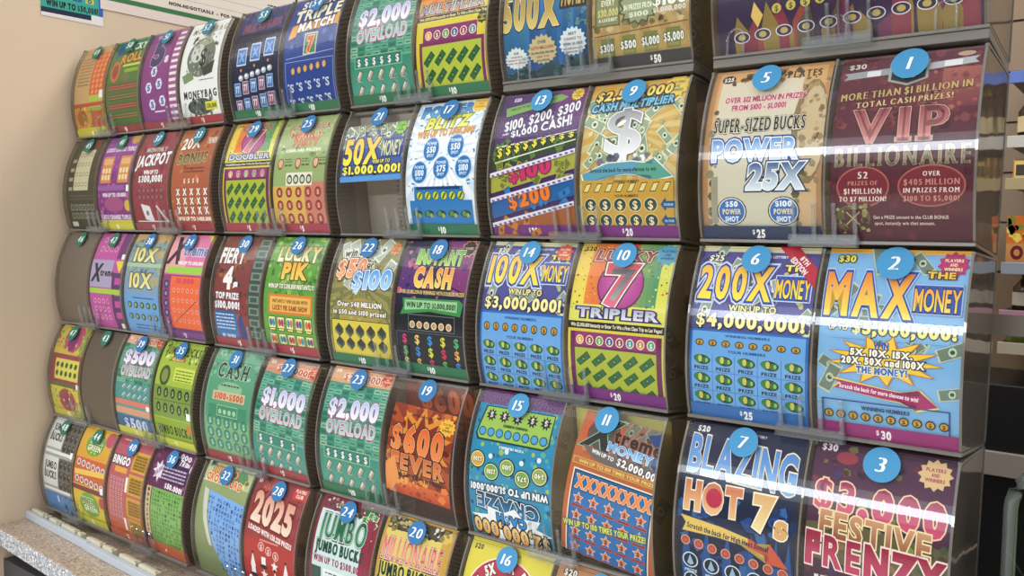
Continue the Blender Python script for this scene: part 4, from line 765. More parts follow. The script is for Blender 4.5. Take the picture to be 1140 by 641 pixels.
def t37():
    a = Art(bg='#90404c', bg2='#8c3440'); a.fleck(40, 0, 0, 100, 157, ['#a04c58', '#782c3c'], 2, 8, seed=3); a.text('MONTHLY', 50, 30, 56, 7, '#c8ccc0', bold=.05); a.text('JACKPOT', 48, 46, 90, 18, '#f2eeee', ol='#301c24', ow=.07, bold=.07, shear=.1, slope=-.05); a.text('WIN UP TO', 48, 66, 40, 6, '#f0ecec', bold=.08); a.text('$300,000!', 48, 76, 66, 10, '#f4f0f0', ol='#301c24', ow=.06, bold=.09); a.grid(6, 2, 20, 94, 12, 10, lambda s, x, y, i, j: s.circ(x, y, 4.6, '#3c2830').circ(x, y, 3.4, '#a05c64'))
    a.poly([(22, 114), (46, 118), (54, 142), (30, 138)], '#dcd8dc'); a.circ(38, 128, 4, '#786c74'); a.poly([(62, 118), (66, 116), (92, 140), (90, 144)], '#c8c4c8'); a.rect(6, 140, 94, 142, '#d0ccd0'); return a
def t41():
    a = Art(bg='#7c3484', bg2='#84347c'); a.rect(0, 0, 100, 60, '#8c4094'); a.circ(80, 4, 12, '#c8983c'); a.fleck(50, 0, 0, 100, 140, ['#a8509c', '#642c74', '#c05c98'], 2, 6, seed=3); a.text('LOOSE CHANGE TRIPLER', 50, 24, 92, 7, '#f0e0f0', bold=.09)
    for x in (22, 74): a.rect(x - 16, 36, x + 16, 80, '#d08c4c'); a.rect(x - 13, 40, x + 13, 50, '#e0b078'); a.grid(3, 2, x - 9, 60, 9, 11, lambda s, x_, y, i, j: s.rect(x_ - 3, y - 4, x_ + 3, y + 4, '#ecd8b0'))
    a.rect(86, 84, 96, 94, '#f4f4f4'); a.rect(0, 84, 80, 92, '#94589c'); a.text('WIN UP TO $30,000!', 50, 99, 70, 6, '#f0e4f0', bold=.08); a.circ(88, 116, 9, '#d0b040'); a.circ(48, 114, 30, '#a05080', ry=12); a.text('LOOSE CHANGE TRIPLER', 50, 134, 92, 7, '#e8dcf0', bold=.09); a.rect(0, 139, 100, 157, '#d8cc48'); return a
def t45():
    a = Art(bg='#484434', bg2='#3c3a30'); a.rect(24, 20, 72, 90, '#c8c4a0'); a.grid(4, 4, 31, 29, 11, 17, lambda s, x, y, i, j: s.circ(x, y, 3.6, '#7c6c50').circ(x, y, 2, '#e0dcc0')); 
    for j in range(4): a.rect(8, 36 + j*16, 20, 42 + j*16, '#a8a488')
    a.circ(66, 10, 12, '#7c3c2c', ry=8); lines(a, 10, 98, 80, 2, 5, '#5c5c50', 2); a.grid(6, 2, 18, 118, 13.4, 14, lambda s, x, y, i, j: s.rect(x - 5, y - 5, x + 5, y + 5, '#8c8a78').rect(x - 3.4, y - 3.4, x + 3.4, y + 3.4, '#504e42')); a.rect(8, 142, 26, 150, '#d0ccc0'); return a
def t49():
    a = Art(bg='#c89858', bg2='#c8b050'); a.rect(4, 14, 48, 100, '#c8a06c'); lines(a, 8, 20, 38, 9, 6, '#8c6848', 2.4); a.rect(50, 14, 96, 92, '#cc5c3c'); a.grid(3, 8, 60, 20, 13, 9, lambda s, x, y, i, j: s.circ(x, y, 4.6, '#e89848', ry=3, n=8, rot=-30)); a.rect(50, 88, 94, 98, '#a8c04c'); a.rect(82, 82, 96, 94, '#f0ecec'); a.rect(0, 100, 100, 106, '#b04c34'); a.rect(0, 106, 48, 146, '#c89040'); a.rect(50, 108, 96, 146, '#88a048'); a.rect(54, 114, 92, 140, '#c0502c'); a.circ(24, 124, 16, '#a85c30', ry=14); a.fleck(40, 2, 106, 96, 146, ['#dcb860', '#a04c2c', '#6c8c3c'], 1.5, 5, seed=4); a.rect(0, 140, 100, 157, '#d4c840'); return a
def t50():
    a = Art(bg='#4c7c38', bg2='#446434'); a.poly([(4, 2), (40, 0), (34, 24), (10, 34)], '#3c5878'); a.text('LUCKY', 64, 14, 56, 13, '#ecf0e0', ol='#1c3818', ow=.1, bold=.06); a.text('ROLL', 62, 34, 60, 16, '#e09c38', ol='#5c3c18', ow=.08, bold=.06, slope=-.05); a.circ(22, 56, 14, '#c86848', ry=18); a.circ(22, 56, 9, '#8c4830', ry=12); a.rect(42, 46, 94, 50, '#c8cc50'); a.rect(50, 54, 90, 60, '#88a838'); a.circ(56, 68, 12, '#6c6c4c', ry=8)
    for j in range(4): a.rect(6, 78 + j*15, 94, 88 + j*15, '#7c4030' if j % 2 == 0 else '#38602c'); lines(a, 8, 80 + j*15, 84, 2, 4, '#a86850', 2, seed=j)
    return a
def t51():
    a = Art(bg='#8c3c7c', bg2='#7c3c80'); a.text('5', 36, 34, 36, 44, '#3c3864', ol='#b8b0d0', ow=.03, bold=.1, slope=-.05); a.text('s', 62, 48, 10, 14, '#e0d8ec', bold=.09); a.text('FIVES', 36, 8, 40, 6, '#d8a8d0', bold=.06); a.rect(72, 0, 100, 157, '#542850'); a.rect(74, 0, 98, 157, '#9c5484')
    a.grid(1, 15, 86, 6, 1, 9.6, lambda s, x, y, i, j: s.rect(x - 9, y, x + 9, y + 4.4, '#e8e0ec'))
    for x, y in ((34, 68), (22, 92), (50, 88), (30, 118), (58, 114)): a.circ(x, y, 9, '#dcdcf0', n=6); a.text('5', x, y, 8, 9, '#48589c', bold=.08)
    a.rect(34, 128, 62, 130, '#e8d8e8'); return a
def t52():
    a = Art(bg='#e4e6e4', bg2='#ecebe8'); a.text('MONEYBAG', 50, 14, 84, 10, '#7c8468', bold=.02, serif=True, grad='#c8a858'); a.circ(48, 58, 34, '#6c7468', ry=30, n=26); a.poly([(34, 34), (62, 26), (70, 38), (40, 44)], '#9ca488'); a.circ(38, 52, 16, '#c8ccc4', ry=14, rot=-20); a.fleck(60, 16, 24, 84, 84, ['#98a090', '#4c5448', '#c8ccc0', '#5c6c50'], 1.5, 5, seed=4); a.text('$', 54, 58, 18, 28, '#202420', bold=.08); a.poly([(6, 84), (30, 78), (36, 90), (12, 96)], '#788c68')
    a.poly([(54, 76), (84, 66), (80, 84), (60, 88)], '#343834'); lines(a, 48, 92, 36, 1, 4, '#48504c', 1.4); a.text('MONEYBAG', 50, 112, 82, 11, '#1c201c', bold=.03, serif=True); a.circ(48, 130, 32, '#48504c', ry=12); a.fleck(40, 20, 120, 78, 142, ['#889080', '#1c2420', '#68786c'], 1.5, 5, seed=4); a.rect(60, 124, 88, 136, '#d8d43c'); a.text('$50,000', 74, 130, 24, 6, '#303018', bold=.06); return a
def t42():
    a = Art(bg='#c058a0', bg2='#b8509c')
    a.rect(70, 0, 100, 44, '#6c3c74'); a.grid(4, 2, 18, 12, 14, 16, lambda s, x, y, i, j: s.circ(x, y, 5, '#e8a0c8').circ(x, y, 3, '#b03c84')); a.line(8, 40, 60, 4, 1.2, '#c89038'); a.rect(84, 36, 96, 44, '#f4f0f4')
    a.rect(0, 46, 66, 90, '#a8a0bc'); a.text('X', 20, 66, 26, 28, '#2c2434', bold=.07, shear=.2); a.text('treme', 50, 66, 40, 11, '#241c2c', bold=.07); a.poly([(72, 48), (98, 46), (86, 66)], '#e0d03c'); a.rect(68, 66, 100, 157, '#583868'); 
    for j in range(4): a.rect(76, 74 + j*18, 92, 84 + j*18, '#c0509c')
    a.rect(0, 92, 98, 100, '#a4cc44'); a.grid(4, 3, 16, 112, 13, 13, lambda s, x, y, i, j: s.circ(x, y, 4.4, '#e8a0c8').circ(x, y, 2.6, '#b03c84')); a.line(10, 150, 66, 104, 1.4, '#8c5c30'); a.rect(0, 144, 70, 157, '#b8549c'); a.rect(84, 146, 96, 154, '#f4f0f4'); return a
def t34():
    a = Art(bg='#dc7ca0', bg2='#c86ca0'); a.poly([(0, 0), (30, 0), (50, 50), (0, 60)], '#e8a0a8'); a.text('X', 22, 24, 32, 40, '#34283c', bold=.07, shear=.3); a.text('treme', 66, 24, 60, 17, '#5c7cb0', ol='#e8d8e4', ow=.06, bold=.05); a.poly([(82, 0), (100, 0), (98, 16)], '#e0d03c'); a.text('WIN UP TO $100,000', 60, 44, 62, 5, '#f4f0f4', bold=.07); a.rect(6, 50, 96, 60, '#98cc48'); a.rect(0, 62, 100, 142, '#8c3c70'); a.rect(20, 64, 94, 140, '#e8683c'); a.text('10,000', 56, 70, 44, 7, '#d03c58', bold=.07)
    a.grid(6, 4, 30, 84, 11.4, 14.6, lambda s, x, y, i, j: s.star(x, y, 4.4, 2.2, 5, '#f0a890').circ(x, y, 1.8, '#b83c50', n=6)); a.line(28, 132, 90, 96, 1.3, '#7c4c24'); a.grid(1, 5, 10, 76, 1, 14, lambda s, x, y, i, j: s.circ(x, y, 6, '#2c3458', n=10).circ(x, y, 3, '#8c98c0', n=8)); a.rect(0, 142, 100, 157, '#784484'); a.rect(82, 144, 94, 153, '#ece8f0'); return a
def t38():
    a = Art(bg='#8c9c94', bg2='#6c9ccc'); a.rect(0, 0, 100, 14, '#c8a070'); a.fleck(70, 0, 12, 100, 84, ['#78886c', '#a8b094', '#587080', '#98a880'], 2, 6, seed=5)
    for y in (34, 74): a.text('10X', 44, y, 60, 22, '#dccc78', grad='#ece4a0', ol='#3c4c58', ow=.07, bold=.06); a.text('MONEY', 86, y, 22, 12, '#c8a860', bold=.05)
    a.rect(0, 48, 100, 54, '#a8c4a4'); a.rect(0, 96, 100, 157, '#6ca0d4'); a.grid(5, 2, 16, 112, 17, 18, lambda s, x, y, i, j: s.circ(x, y, 6, '#2c4c44', ry=5).circ(x - 1, y, 3, '#8cb078')); lines(a, 24, 100, 60, 1, 4, '#30507c', 2); lines(a, 24, 142, 60, 2, 5, '#30507c', 2); return a
def t30():
    a = Art(bg='#783c34', bg2='#8c3838'); a.fleck(80, 0, 0, 100, 130, ['#94502c', '#542828', '#a8603c', '#3c3c3c', '#64342c'], 2, 6, seed=6); a.rect(74, 2, 98, 140, '#3c4c44'); a.grid(1, 9, 86, 10, 1, 15, lambda s, x, y, i, j: s.rect(x - 10, y - 5, x + 10, y + 5, '#788c7c').rect(x - 7, y - 3, x + 7, y + 3, '#40544c'))
    a.text('FIERY', 28, 28, 52, 21, '#f2ece8', ol='#4c1c18', ow=.05, bold=.07); a.text('4', 28, 58, 20, 28, '#f2ece8', bold=.09); a.text('s', 46, 66, 10, 12, '#f2ece8', bold=.08); a.text('TOP PRIZE', 30, 82, 50, 8, '#ecf0f4', bold=.08); a.text('$100,000!', 30, 94, 54, 9, '#ecf0f4', bold=.09)
    a.rect(2, 102, 50, 146, '#2c5c94', '#3c78b4'); lines(a, 5, 106, 40, 5, 4.6, '#c8dcec', 1.8); a.text('10 WIN', 27, 136, 28, 6, '#dcecf8', bold=.05); a.poly([(52, 112), (60, 104), (70, 140), (56, 144)], '#2c3c78'); return a
def t26():
    a = Art(bg='#5c9838', bg2='#68a440'); a.fleck(110, 0, 0, 100, 90, ['#88b850', '#3c7424', '#a8c868', '#4c8830'], 2, 7, seed=5); a.text('LUCKY', 52, 26, 76, 22, '#c8a040', grad='#ece8b8', ol='#54441c', ow=.06, bold=.07); a.text('PIK', 52, 50, 46, 22, '#e8ac34', grad='#f0cc60', ol='#5c4418', ow=.08, bold=.08); a.text('WIN UP TO $200,000 INSTANTLY!', 50, 72, 86, 6, '#f4f0dc', ol='#2c3c18', ow=.12, bold=.07)
    a.rect(10, 82, 92, 106, '#d87c38'); a.rect(13, 85, 89, 103, '#e8b458'); a.text('INSTANTLY WIN $10,000 WITH', 51, 90, 66, 4, '#5c2c18', bold=.05); a.text('LUCKY PIK GAME SHOW', 51, 98, 66, 6, '#8c3420', bold=.07)
    cc = ['#2c6c90', '#c83c34', '#2c8ca8', '#983c70', '#d8702c']; a.grid(5, 2, 16, 119, 17, 22, lambda s, x, y, i, j: s.rect(x - 7, y - 10, x + 7, y + 9, '#2c4818').rect(x - 6, y - 9, x + 6, y + 5, '#ece4a0').circ(x - 2.4, y - 2, 2.8, cc[(i+j) % 5], ry=5, n=10).circ(x + 2.8, y - 2, 2.8, cc[(i+2*j+2) % 5], ry=5, n=10).rect(x - 5, y + 6, x + 5, y + 8, '#e8e870')); return a
def blank(): 
    a = Art(bg='#74685c', bg2='#6c6054'); return a
def poster_ticket():
    a = Art(100, 110, '#48b0a0', '#3ca898'); a.grid(4, 2, 18, 62, 20, 12, lambda s, x, y, i, j: s.rect(x - 7, y - 4, x + 7, y + 4, ['#d8c840', '#2c60a0'][(i + j) % 2]).circ(x, y, 3.4, '#1c4c80').circ(x, y, 2, '#6cc8c0')); a.text('WIN UP TO $50,000!', 50, 88, 84, 9, '#16241c', bold=.1); a.rect(0, 96, 94, 104, '#1c2c44'); a.rect(93, 0, 100, 104, '#2c68b8'); a.rect(0, 104, 100, 110, '#e8e4e4'); a.rect(80, 95, 100, 110, '#eceae8'); return a
def cheque():
    a = Art(420, 110, '#e8dcd0', '#ecdcd4'); a.frame(4, 4, 402, 94, '#2c6c40', 4); a.rect(8, 8, 398, 84, '#ece4d8'); lines(a, 60, 30, 240, 1, 4, '#b0a898', 1); lines(a, 60, 48, 320, 1, 4, '#b0a898', 1); lines(a, 60, 64, 320, 1, 4, '#b0a898', 1); lines(a, 330, 36, 40, 1, 4, '#3c3830', 3)
    a.text('NON-NEGOTIABLE  -  FOR PROMOTIONAL USE', 232, 76, 220, 5.4, '#2c2824', bold=.09); a.rect(4, 86, 402, 94, '#3c7c4c'); a.rect(396, 2, 399, 110, '#4c5050'); return a
LIGHTS = [(-.2, -5.6, 2.6, 1.0, 520), (-2.0, -1.7, 4.0, 1.0, 30)]; WORLD = .9; EXPO = 0.06
# ------------------------------------------------------------------ materials
M_INK = ink('printed ticket paper', .42, .1)
M_INKM = ink('printed label vinyl', .5, .3)
M_COVER = clear('clear acrylic cover', '#f4f5f4', ior=1.36, rough=.14, haze=.003, bump=.08)
M_SIDE = clear('clear acrylic side', '#e8e4dc', ior=1.5, rough=.05, haze=.2, hazecol='#a4978a', bump=.3)
M_EDGE = clear('acrylic edge', '#a8a49e', ior=1.5, rough=.12, haze=.35, hazecol='#aaa69e')
M_RAIL = clear('acrylic rail', '#b8b2aa', ior=1.5, rough=.14, haze=.42, hazecol='#a09a92')
M_CLIP = clear('clear clip plastic', '#eef0f0', ior=1.6, rough=.1, haze=.055, hazecol='#d8dcde')
M_BROWN = plain('brown backing board', '#85766a', .5, col2='#6e6156', vscale=6)
M_UPRIGHT = plain('dark brown rack metal', '#6a5e54', .4)
M_PAPER = plain('blank brown liner', '#7a6e62', .35, col2='#6e6358', vscale=5)

LEAN = radians(6.5); RP = .16
def wp(x, b, dn):     # display frame -> world: along, back from the face plane, down the face
    return (x, b*cos(LEAN) - dn*sin(LEAN), -b*sin(LEAN) - dn*cos(LEAN))
COLX = dict(A=0.003, B=.1105, C=.2185, D=.3275, E=.4600, F=.5735, G=.7055, H=.8185, I=.9465, J=1.0590, K=1.1905, L=1.3045)
TW = {c: (.1025 if c in 'ABCD' else .1065) for c in COLX}
PAIRS = ['AB', 'CD', 'EF', 'GH', 'IJ', 'KL']

def arcp(R, n=20, z0=0, z1=HB):
    f0 = math.asin((z0 - ZC)/R); f1 = math.asin((z1 - ZC)/R)
    return [(YC - R*cos(f0 + (f1-f0)*i/n), ZC + R*sin(f0 + (f1-f0)*i/n)) for i in range(n + 1)]

BD = .108
def make_side(x, t, hi):
    m = MB(); a = arcp(RT + .0048, 20, .003, .153)
    prof = a + [(BD, .157), (BD, .003)]
    m.prism(prof, x, x + t, 0)
    o_ = arcp(RT + .0062, 20, .003, .153)
    m.box(x - .0006, x + t + .0006, BD, BD + .003, .002, .1575, 1); m.prism([(a[-1][0], .1531), (a[-1][0], .1552), (BD, .1592), (BD, .1571)], x - .0004, x + t + .0004, 1)
    # the polished front edge
    k = len(a)
    for i in range(k - 1):
        m.quad((x, a[i][0], a[i][1]), (x + t, a[i][0], a[i][1]), (x + t, a[i+1][0], a[i+1][1]), (x, a[i+1][0], a[i+1][1]), 1)
    return m
def clip_mb(w=.06):
    m = MB(); yf = arcp(RT + .0075, 2, .0, .01)[0][0] - .004
    m.box(-w/2, w/2, yf - .0045, yf + .0035, -.004, .006)
    m.box(-w/2, w/2, yf + .0005, yf + .0075, .001, .004)
    for i in range(4):
        x = -w/2 + .003 + i * (w - .006) / 3
        pr = arcp(RT + .0072, 5, .004, .030)
        pts = [(x, p[0], p[1]) for p in pr]
        m.tube(pts, [.0024, .0022, .002, .0018, .0017, .0017], 8)
        m.lathe([(0, .0022), (.0016, .0016), (.0022, 0), (.0016, -.0016), (0, -.0022)], (x, pr[-1][0], pr[-1][1]), 8)
        m.box(x - .0006, x + .0006, pr[0][0], pr[0][0] + .003, .004, .020)
    return m
def loop_mb():
    m = MB(); pts = []
    y = arcp(RT + .0075, 2, .004, .02)[1][0]
    for i in range(13):
        a = pi * i / 12; pts.append((-.008 + .0075 - .0075*cos(a) + .0, y + .001*sin(a), .014 + .009*sin(a)))
    pts = [(-.008, y + .002, .0)] + pts + [(.007, y + .002, .0)]
    m.tube(pts, .0012, 7); return m

BLUE = ('#3a86b2', '#4c9ccc'); DBLUE = ('#2a6c9e', '#2a6c9e'); GREEN = ('#2c6c58', '#387c64'); TEAL = ('#2c7484', '#388494')
def badge(num, px, parent, col):
    d = 36 if px in (COLX['K'], COLX['L']) else 31
    sc = .001; a = Art.__new__(Art); a.w = d; a.h = d; a.L = 0; a.p = []
    a.circ(d/2, d/2, d/2, col[0], n=36, col2=col[1])
    return a
def strip_art(col, txt, tw):
    a = Art(100, 16, col, col)
    if txt:
        a.text('$', 50 - 1.6*len(txt) - 1.2, 6.2, 2.2, 3.6, '#f4f2f0', bold=.06); a.text(txt, 51.5, 8, 3.4*len(txt), 6.4, '#f4f2f0', bold=.07)
    return a
STRIPS = {  # column -> per row: (colour, text)
    'A': ['#ccc446', None, None, '#ccc04a', None], 'B': ['#8c3438', '#d0c848', None, None, '#d0c84a'], 'C': ['#903440', '#94404a', None, '#ccc84c', '#c0603c'], 'D': ['#a0303a', '#98323c', '#74447c', '#ccd04a', None],
    'E': ['#1c6c44', '#a02c3c', '#94303c', '#982c34', None], 'F': ['#1c6c44', '#a02c40', '#a02c3c', '#982c34', None], 'G': ['#1c6c44', None, '#1c6c48', '#1c6c48', None], 'H': ['#1c6c44', '#146c44', '#146c44', None, None],
    'I': [None, '#6c1c70', None, None, None], 'J': ['#201c1c', '#701c74', '#701c74', None, None], 'K': [None, '#1a2c50', '#2466ac', None, None], 'L': [None, None, '#94246c', None, None]}
PRICE = {'E': '10', 'F': '10', 'G': '10', 'H': '10', 'I': '20', 'J': '20', 'K': '25', 'L': '30'}
NUM = {'A': [49, 45, 46, 47, 48], 'B': [50, 41, 42, 43, 44], 'C': [51, 37, 38, 39, 40], 'D': [52, 33, 34, 35, 36], 'E': [53, 29, 30, 31, 32], 'F': [54, 25, 26, 27, 28], 'G': [55, 21, 22, 23, 24], 'H': [56, 17, 18, 19, 20],
       'I': [57, 13, 14, 15, 16], 'J': [58, 9, 10, 11, 12], 'K': [None, 5, 6, 7, 8], 'L': [None, 1, 2, 3, 4]}
ART = {'A': [t49, t45, None, t47, t48], 'B': [t50, t41, t42, None, t44], 'C': [t51, t37, t38, t39, t40], 'D': [t52, t33, t34, t35, t36], 'E': [t53, t29, t30, t31, t32], 'F': [t54, t25, t26, t27, t28], 'G': [t55, t21, t22, t23, t24],
       'H': [t56, t17, t18, t19, t20], 'I': [t57, t13, t14, t15, t16], 'J': [t58, t9, t10, t11, t12], 'K': [t59, t5, t6, t7, None], 'L': [None, t1, t2, t3, None]}
LAB = {'A': ['orange and yellow ticket with a red number block', 'dark brown ticket with a cream number grid', 'plain grey brown liner in an empty slot beside the wall', 'yellow ticket with a pink sunset circle at top and bottom', 'grey ticket with two white panels and a blue foot'],
 'B': ['green ticket with orange lettering and red rows', 'purple ticket with two orange slot panels', 'pink ticket with a bright green bar and white panel', 'dark brown liner in an empty slot with no ticket', 'orange and yellow ticket with two green bursts'],
 'C': ['magenta ticket with a big dark 5 and white film strip', 'dark red ticket with a white jackpot title', 'blue and sage ticket with 10X printed twice', 'teal ticket with a blue $500 block at its foot', 'dusty pink bingo ticket with gold cards'],
 'D': ['white ticket with a dark grey money sack', 'rust orange ticket with rows of white X marks', 'pink ticket with an orange panel of small stars', 'lime ticket with dark green ovals and a banknote title', 'plum ticket with a green crossword field'],
 'E': ['navy ticket with three blue cards across it', 'yellow ticket with small magenta ball, directly below the navy card ticket', 'brown red ticket with a large white 4', 'pale green banknote ticket with black serif capitals', 'olive ticket curling away over a pale blue crossword'],
 'F': ['royal blue ticket with cream letters and rows of pale S marks', 'sage ticket with a gold and pink lower half', 'leaf green ticket with gold letters and an orange banner', 'teal ticket with $1,000 in white bubble numerals', 'red party ticket with a large 2025'],
 'G': ['green brick ticket with white $2,000, cut by the top of the photo', 'short blue ticket with yellow 50X, leaving its slot half empty', 'olive gold ticket with orange $50 and blue $100', 'green ticket with $2,000 under a peach heading', 'pale blue ticket with tall green serif letters and a maroon border'],
 'H': ['yellow ticket with red top and green notes, in the top row', 'white ticket with blue rays and five blue discs', 'black and purple ticket with coloured dollar signs', 'short tilted red orange ticket with $600 in flames', 'gold ticket with red serif letters above dark green ones'],
 'I': ['shiny blue ticket with gold 500X and three round seals', 'purple ticket with slanted bands reading $100 and $200', 'blue ticket with yellow 100X and $3,000,000', 'turquoise ticket hanging upside down', 'yellow ticket with a red wheel of multipliers'],
 'J': ['tan and gold $50 ticket with four prize amounts', 'gold ticket with a giant silver dollar sign', 'yellow ticket with large magenta ball and 7, between two blue tickets', 'orange ticket with a blue star panel, hanging askew', 'copper ticket whose top edge just shows at the bottom of the photo'],
 'K': ['wide purple ticket with flames across a double slot', 'tan ticket with blue outlined 25X and two blue discs', 'blue ticket with yellow 200X and a red corner ribbon', 'midnight blue ticket with tall pale blue letters and a gold arrow', None],
 'L': [None, 'maroon ticket with metallic serif capitals and two red ovals', 'sky blue ticket with huge orange letters above a yellow burst', 'dark plum ticket with three lines of pink and gold bubble letters', None]}
ROWN = ['top row', 'second row', 'third row', 'fourth row', 'bottom row']
BINLAB = {}

rot = (-LEAN, 0, 0)
# ------------------------------------------------------------------ bins: one clear two-slot bin per pair of columns and row
mesh_cache = {}
LIFT = lambda pr, r: .008 if r == 0 and pr in ('IJ', 'KL') else 0.0     # these two bins stand on a deeper clear base
def part(key, name, mk, parent):
    if key in mesh_cache:
        o = bpy.data.objects.new(name, mesh_cache[key]); COL.objects.link(o); o.parent = parent; return o
    o = mk(); mesh_cache[key] = o.data; return o
for pi_, pr in enumerate(PAIRS):
    c0, c1 = pr; xc = (COLX[c0] + COLX[c1]) / 2; half = (COLX[c1] - COLX[c0]) / 2; W = .108 if c0 in 'AC' else .1125
    for r in range(5):
        n0, n1 = NUM[c0][r], NUM[c1][r]
        lift = LIFT(pr, r)
        root = empty('ticket_bin', wp(xc, 0, r*RP + .147 - lift), rot)
        l0, l1 = LAB[c0][r], LAB[c1][r]
        sh = lambda s: ' '.join(s.split()[:5]).rstrip(',') if s else None
        BINLAB[(pr, r)] = root
        tag(root, None, 'dispenser', 'clear acrylic two-slot ticket bins in the rack')
        key = pr if c0 in 'AC' else 'wide'
        key = (round(W, 4), round(half, 4))
        def mk_cover():
            m = MB(); a = arcp(RT + .0032, 24, .002, .154); b = arcp(RT + .0044, 24, .002, .154); k = len(a)
            nrm = []
            for i in range(k - 1):
                m.quad((-W, b[i][0], b[i][1]), (W, b[i][0], b[i][1]), (W, b[i+1][0], b[i+1][1]), (-W, b[i+1][0], b[i+1][1]), 0)
            for x in (-W, W):
                for i in range(k - 1): m.quad((x, a[i][0], a[i][1]), (x, b[i][0], b[i][1]), (x, b[i+1][0], b[i+1][1]), (x, a[i+1][0], a[i+1][1]), 1)
            m.quad((-W, a[-1][0], a[-1][1]), (-W, b[-1][0], b[-1][1]), (W, b[-1][0], b[-1][1]), (W, a[-1][0], a[-1][1]), 1)
            o = m.build('front_cover', [M_COVER, M_EDGE], root)
            for i, p in enumerate(o.data.polygons): p.use_smooth = p.material_index == 0
            return o
        part(('cover', key), 'front_cover', mk_cover, root)
        for sx in (-1, 1):
            part(('side', key, sx), 'side_panel', lambda: make_side(W - .002 if sx > 0 else -W, .002, 0).build('side_panel', [M_SIDE, M_EDGE], root), root)
        part(('div', key), 'divider', lambda: make_side(-.0008, .0016, 0).build('divider', [M_SIDE, M_EDGE], root), root)
        def mk_rail():
            m = MB(); y = arcp(RT + .0062, 2, .0, .01)[0][0]
            m.prism([(y - .001, -.0008), (y - .001, .0016), (y + .001, .0024), (y + .004, .002), (BD, .002), (BD, -.0008)], -W, W)
            return m.build('base_ledge', M_RAIL, root, bevel=.0004)
        part(('rail', key), 'base_ledge', mk_rail, root)
        if lift:
            m = MB(); y = arcp(RT + .0062, 2, .0, .01)[0][0]; m.prism([(y + .001, -.0087), (y + .001, -.001), (BD, -.001), (BD, -.0087)], -W, W); m.build('base_riser', M_RAIL, root, bevel=.0006)
        def mk_top():
            m = MB(); y = arcp(RT + .0055, 2, .145, .1545)[2][0]
            m.prism([(y + .006, .1515), (y + .006, .1545), (BD, .1588), (BD, .157)], -W, W)
            return m.build('top_rail', M_RAIL, root, bevel=.0004)
        part(('top', key), 'top_rail', mk_top, root)
        part(('back', key), 'back_panel', lambda: (lambda m: (m.box(-W, W, BD - .002, BD, .0, .158), m.build('back_panel', M_SIDE, root))[1])(MB()), root)
        if pr == 'KL' and r == 0 or False:
            part('clipw', 'retaining_clip', lambda: clip_mb(.056).build('retaining_clip', M_CLIP, root, smooth=False), root)
        else:
            part('clip', 'retaining_clip', lambda: clip_mb(.056).build('retaining_clip', M_CLIP, root, smooth=False), root)
        if r == 0 and pr in ('KL', 'IJ'):
            for x in ((-.089, .0, .083) if pr == 'KL' else (-.08,)):
                l = part('loop', 'ticket_hook', lambda: loop_mb().build('ticket_hook', M_CLIP, root, smooth=True), root); l.location.x = x
        for c, n, lx in ((c0, n0, -half), (c1, n1, half)):
            if n and not (r == 0 and c in 'GHIJ'):
                col = GREEN if (n in (41, 42, 43, 44, 45, 46, 47, 48, 49, 50)) else TEAL if n in (51, 52, 53, 33, 37) else BLUE if c in 'IJKL' else DBLUE
                d = 28 if c == 'L' else 26
                a = Art.__new__(Art); a.w = d; a.h = d; a.L = 0; a.p = []
                a.circ(d/2, d/2, d/2, col[0], n=36)
                dxx = {5: -.002, 1: .001, 9: -.003, 13: .0, 11: -.006, 7: .0}.get(n, 0)
                bo = bend(a, 'number_badge', M_INKM, .001, s0=.0145 - d*.0005, dx=lx + dxx, R=RT + .0052, parent=root, back=None); bo['label'] = ('green' if col is GREEN else 'teal' if col is TEAL else 'blue') + ' round badge numbered %d' % n
                a = Art.__new__(Art); a.w = d; a.h = d; a.L = 0; a.p = []
                s_ = str(n); a.text(s_, d/2, d/2, None, d*.44, '#f4f8f8', bold=-.03, shear=.16, serif=True, gap=.06)
                bend(a, 'numeral', M_INKM, .001, s0=.0145 - d*.0005, dx=lx + dxx, R=RT + .0056, parent=bo, back=None)
            sc_ = STRIPS[c][r]
            if sc_:
                tw = TW[c]; a = Art(100, 12.6, sc_)
                txt = PRICE.get(c, '') if not (c in 'EF' and r > 0) else '5'
                if c in 'J' and r == 0: txt = '50'
                if c in 'ABCD': txt = {'A': '1', 'B': '1', 'C': '2', 'D': '3'}[c]
                if txt:
                    cx = 66 if (c, r) == ('J', 0) else 50
                    a.text('$', cx - 1.9*len(txt) - 1.4, 4.8, 2.4, 4.0, '#f4f2f0', bold=.07); a.text(txt, cx + .8, 6.2, 3.6*len(txt), 6.8, '#f4f2f0', bold=.07)
                st = bend(a, 'price_strip', M_INKM, tw/100, s0=ARC - .0024 - 12.6*tw/100, dx=lx, R=RT + .0024, parent=root, back=sc_)
                st['label'] = {'#6c1c70': 'purple', '#701c74': 'purple', '#1c6c44': 'green', '#1c6c48': 'green', '#146c44': 'green', '#1a2c50': 'navy', '#2466ac': 'blue', '#94246c': 'magenta', '#201c1c': 'black'}.get(sc_, 'coloured') + ' price strip'

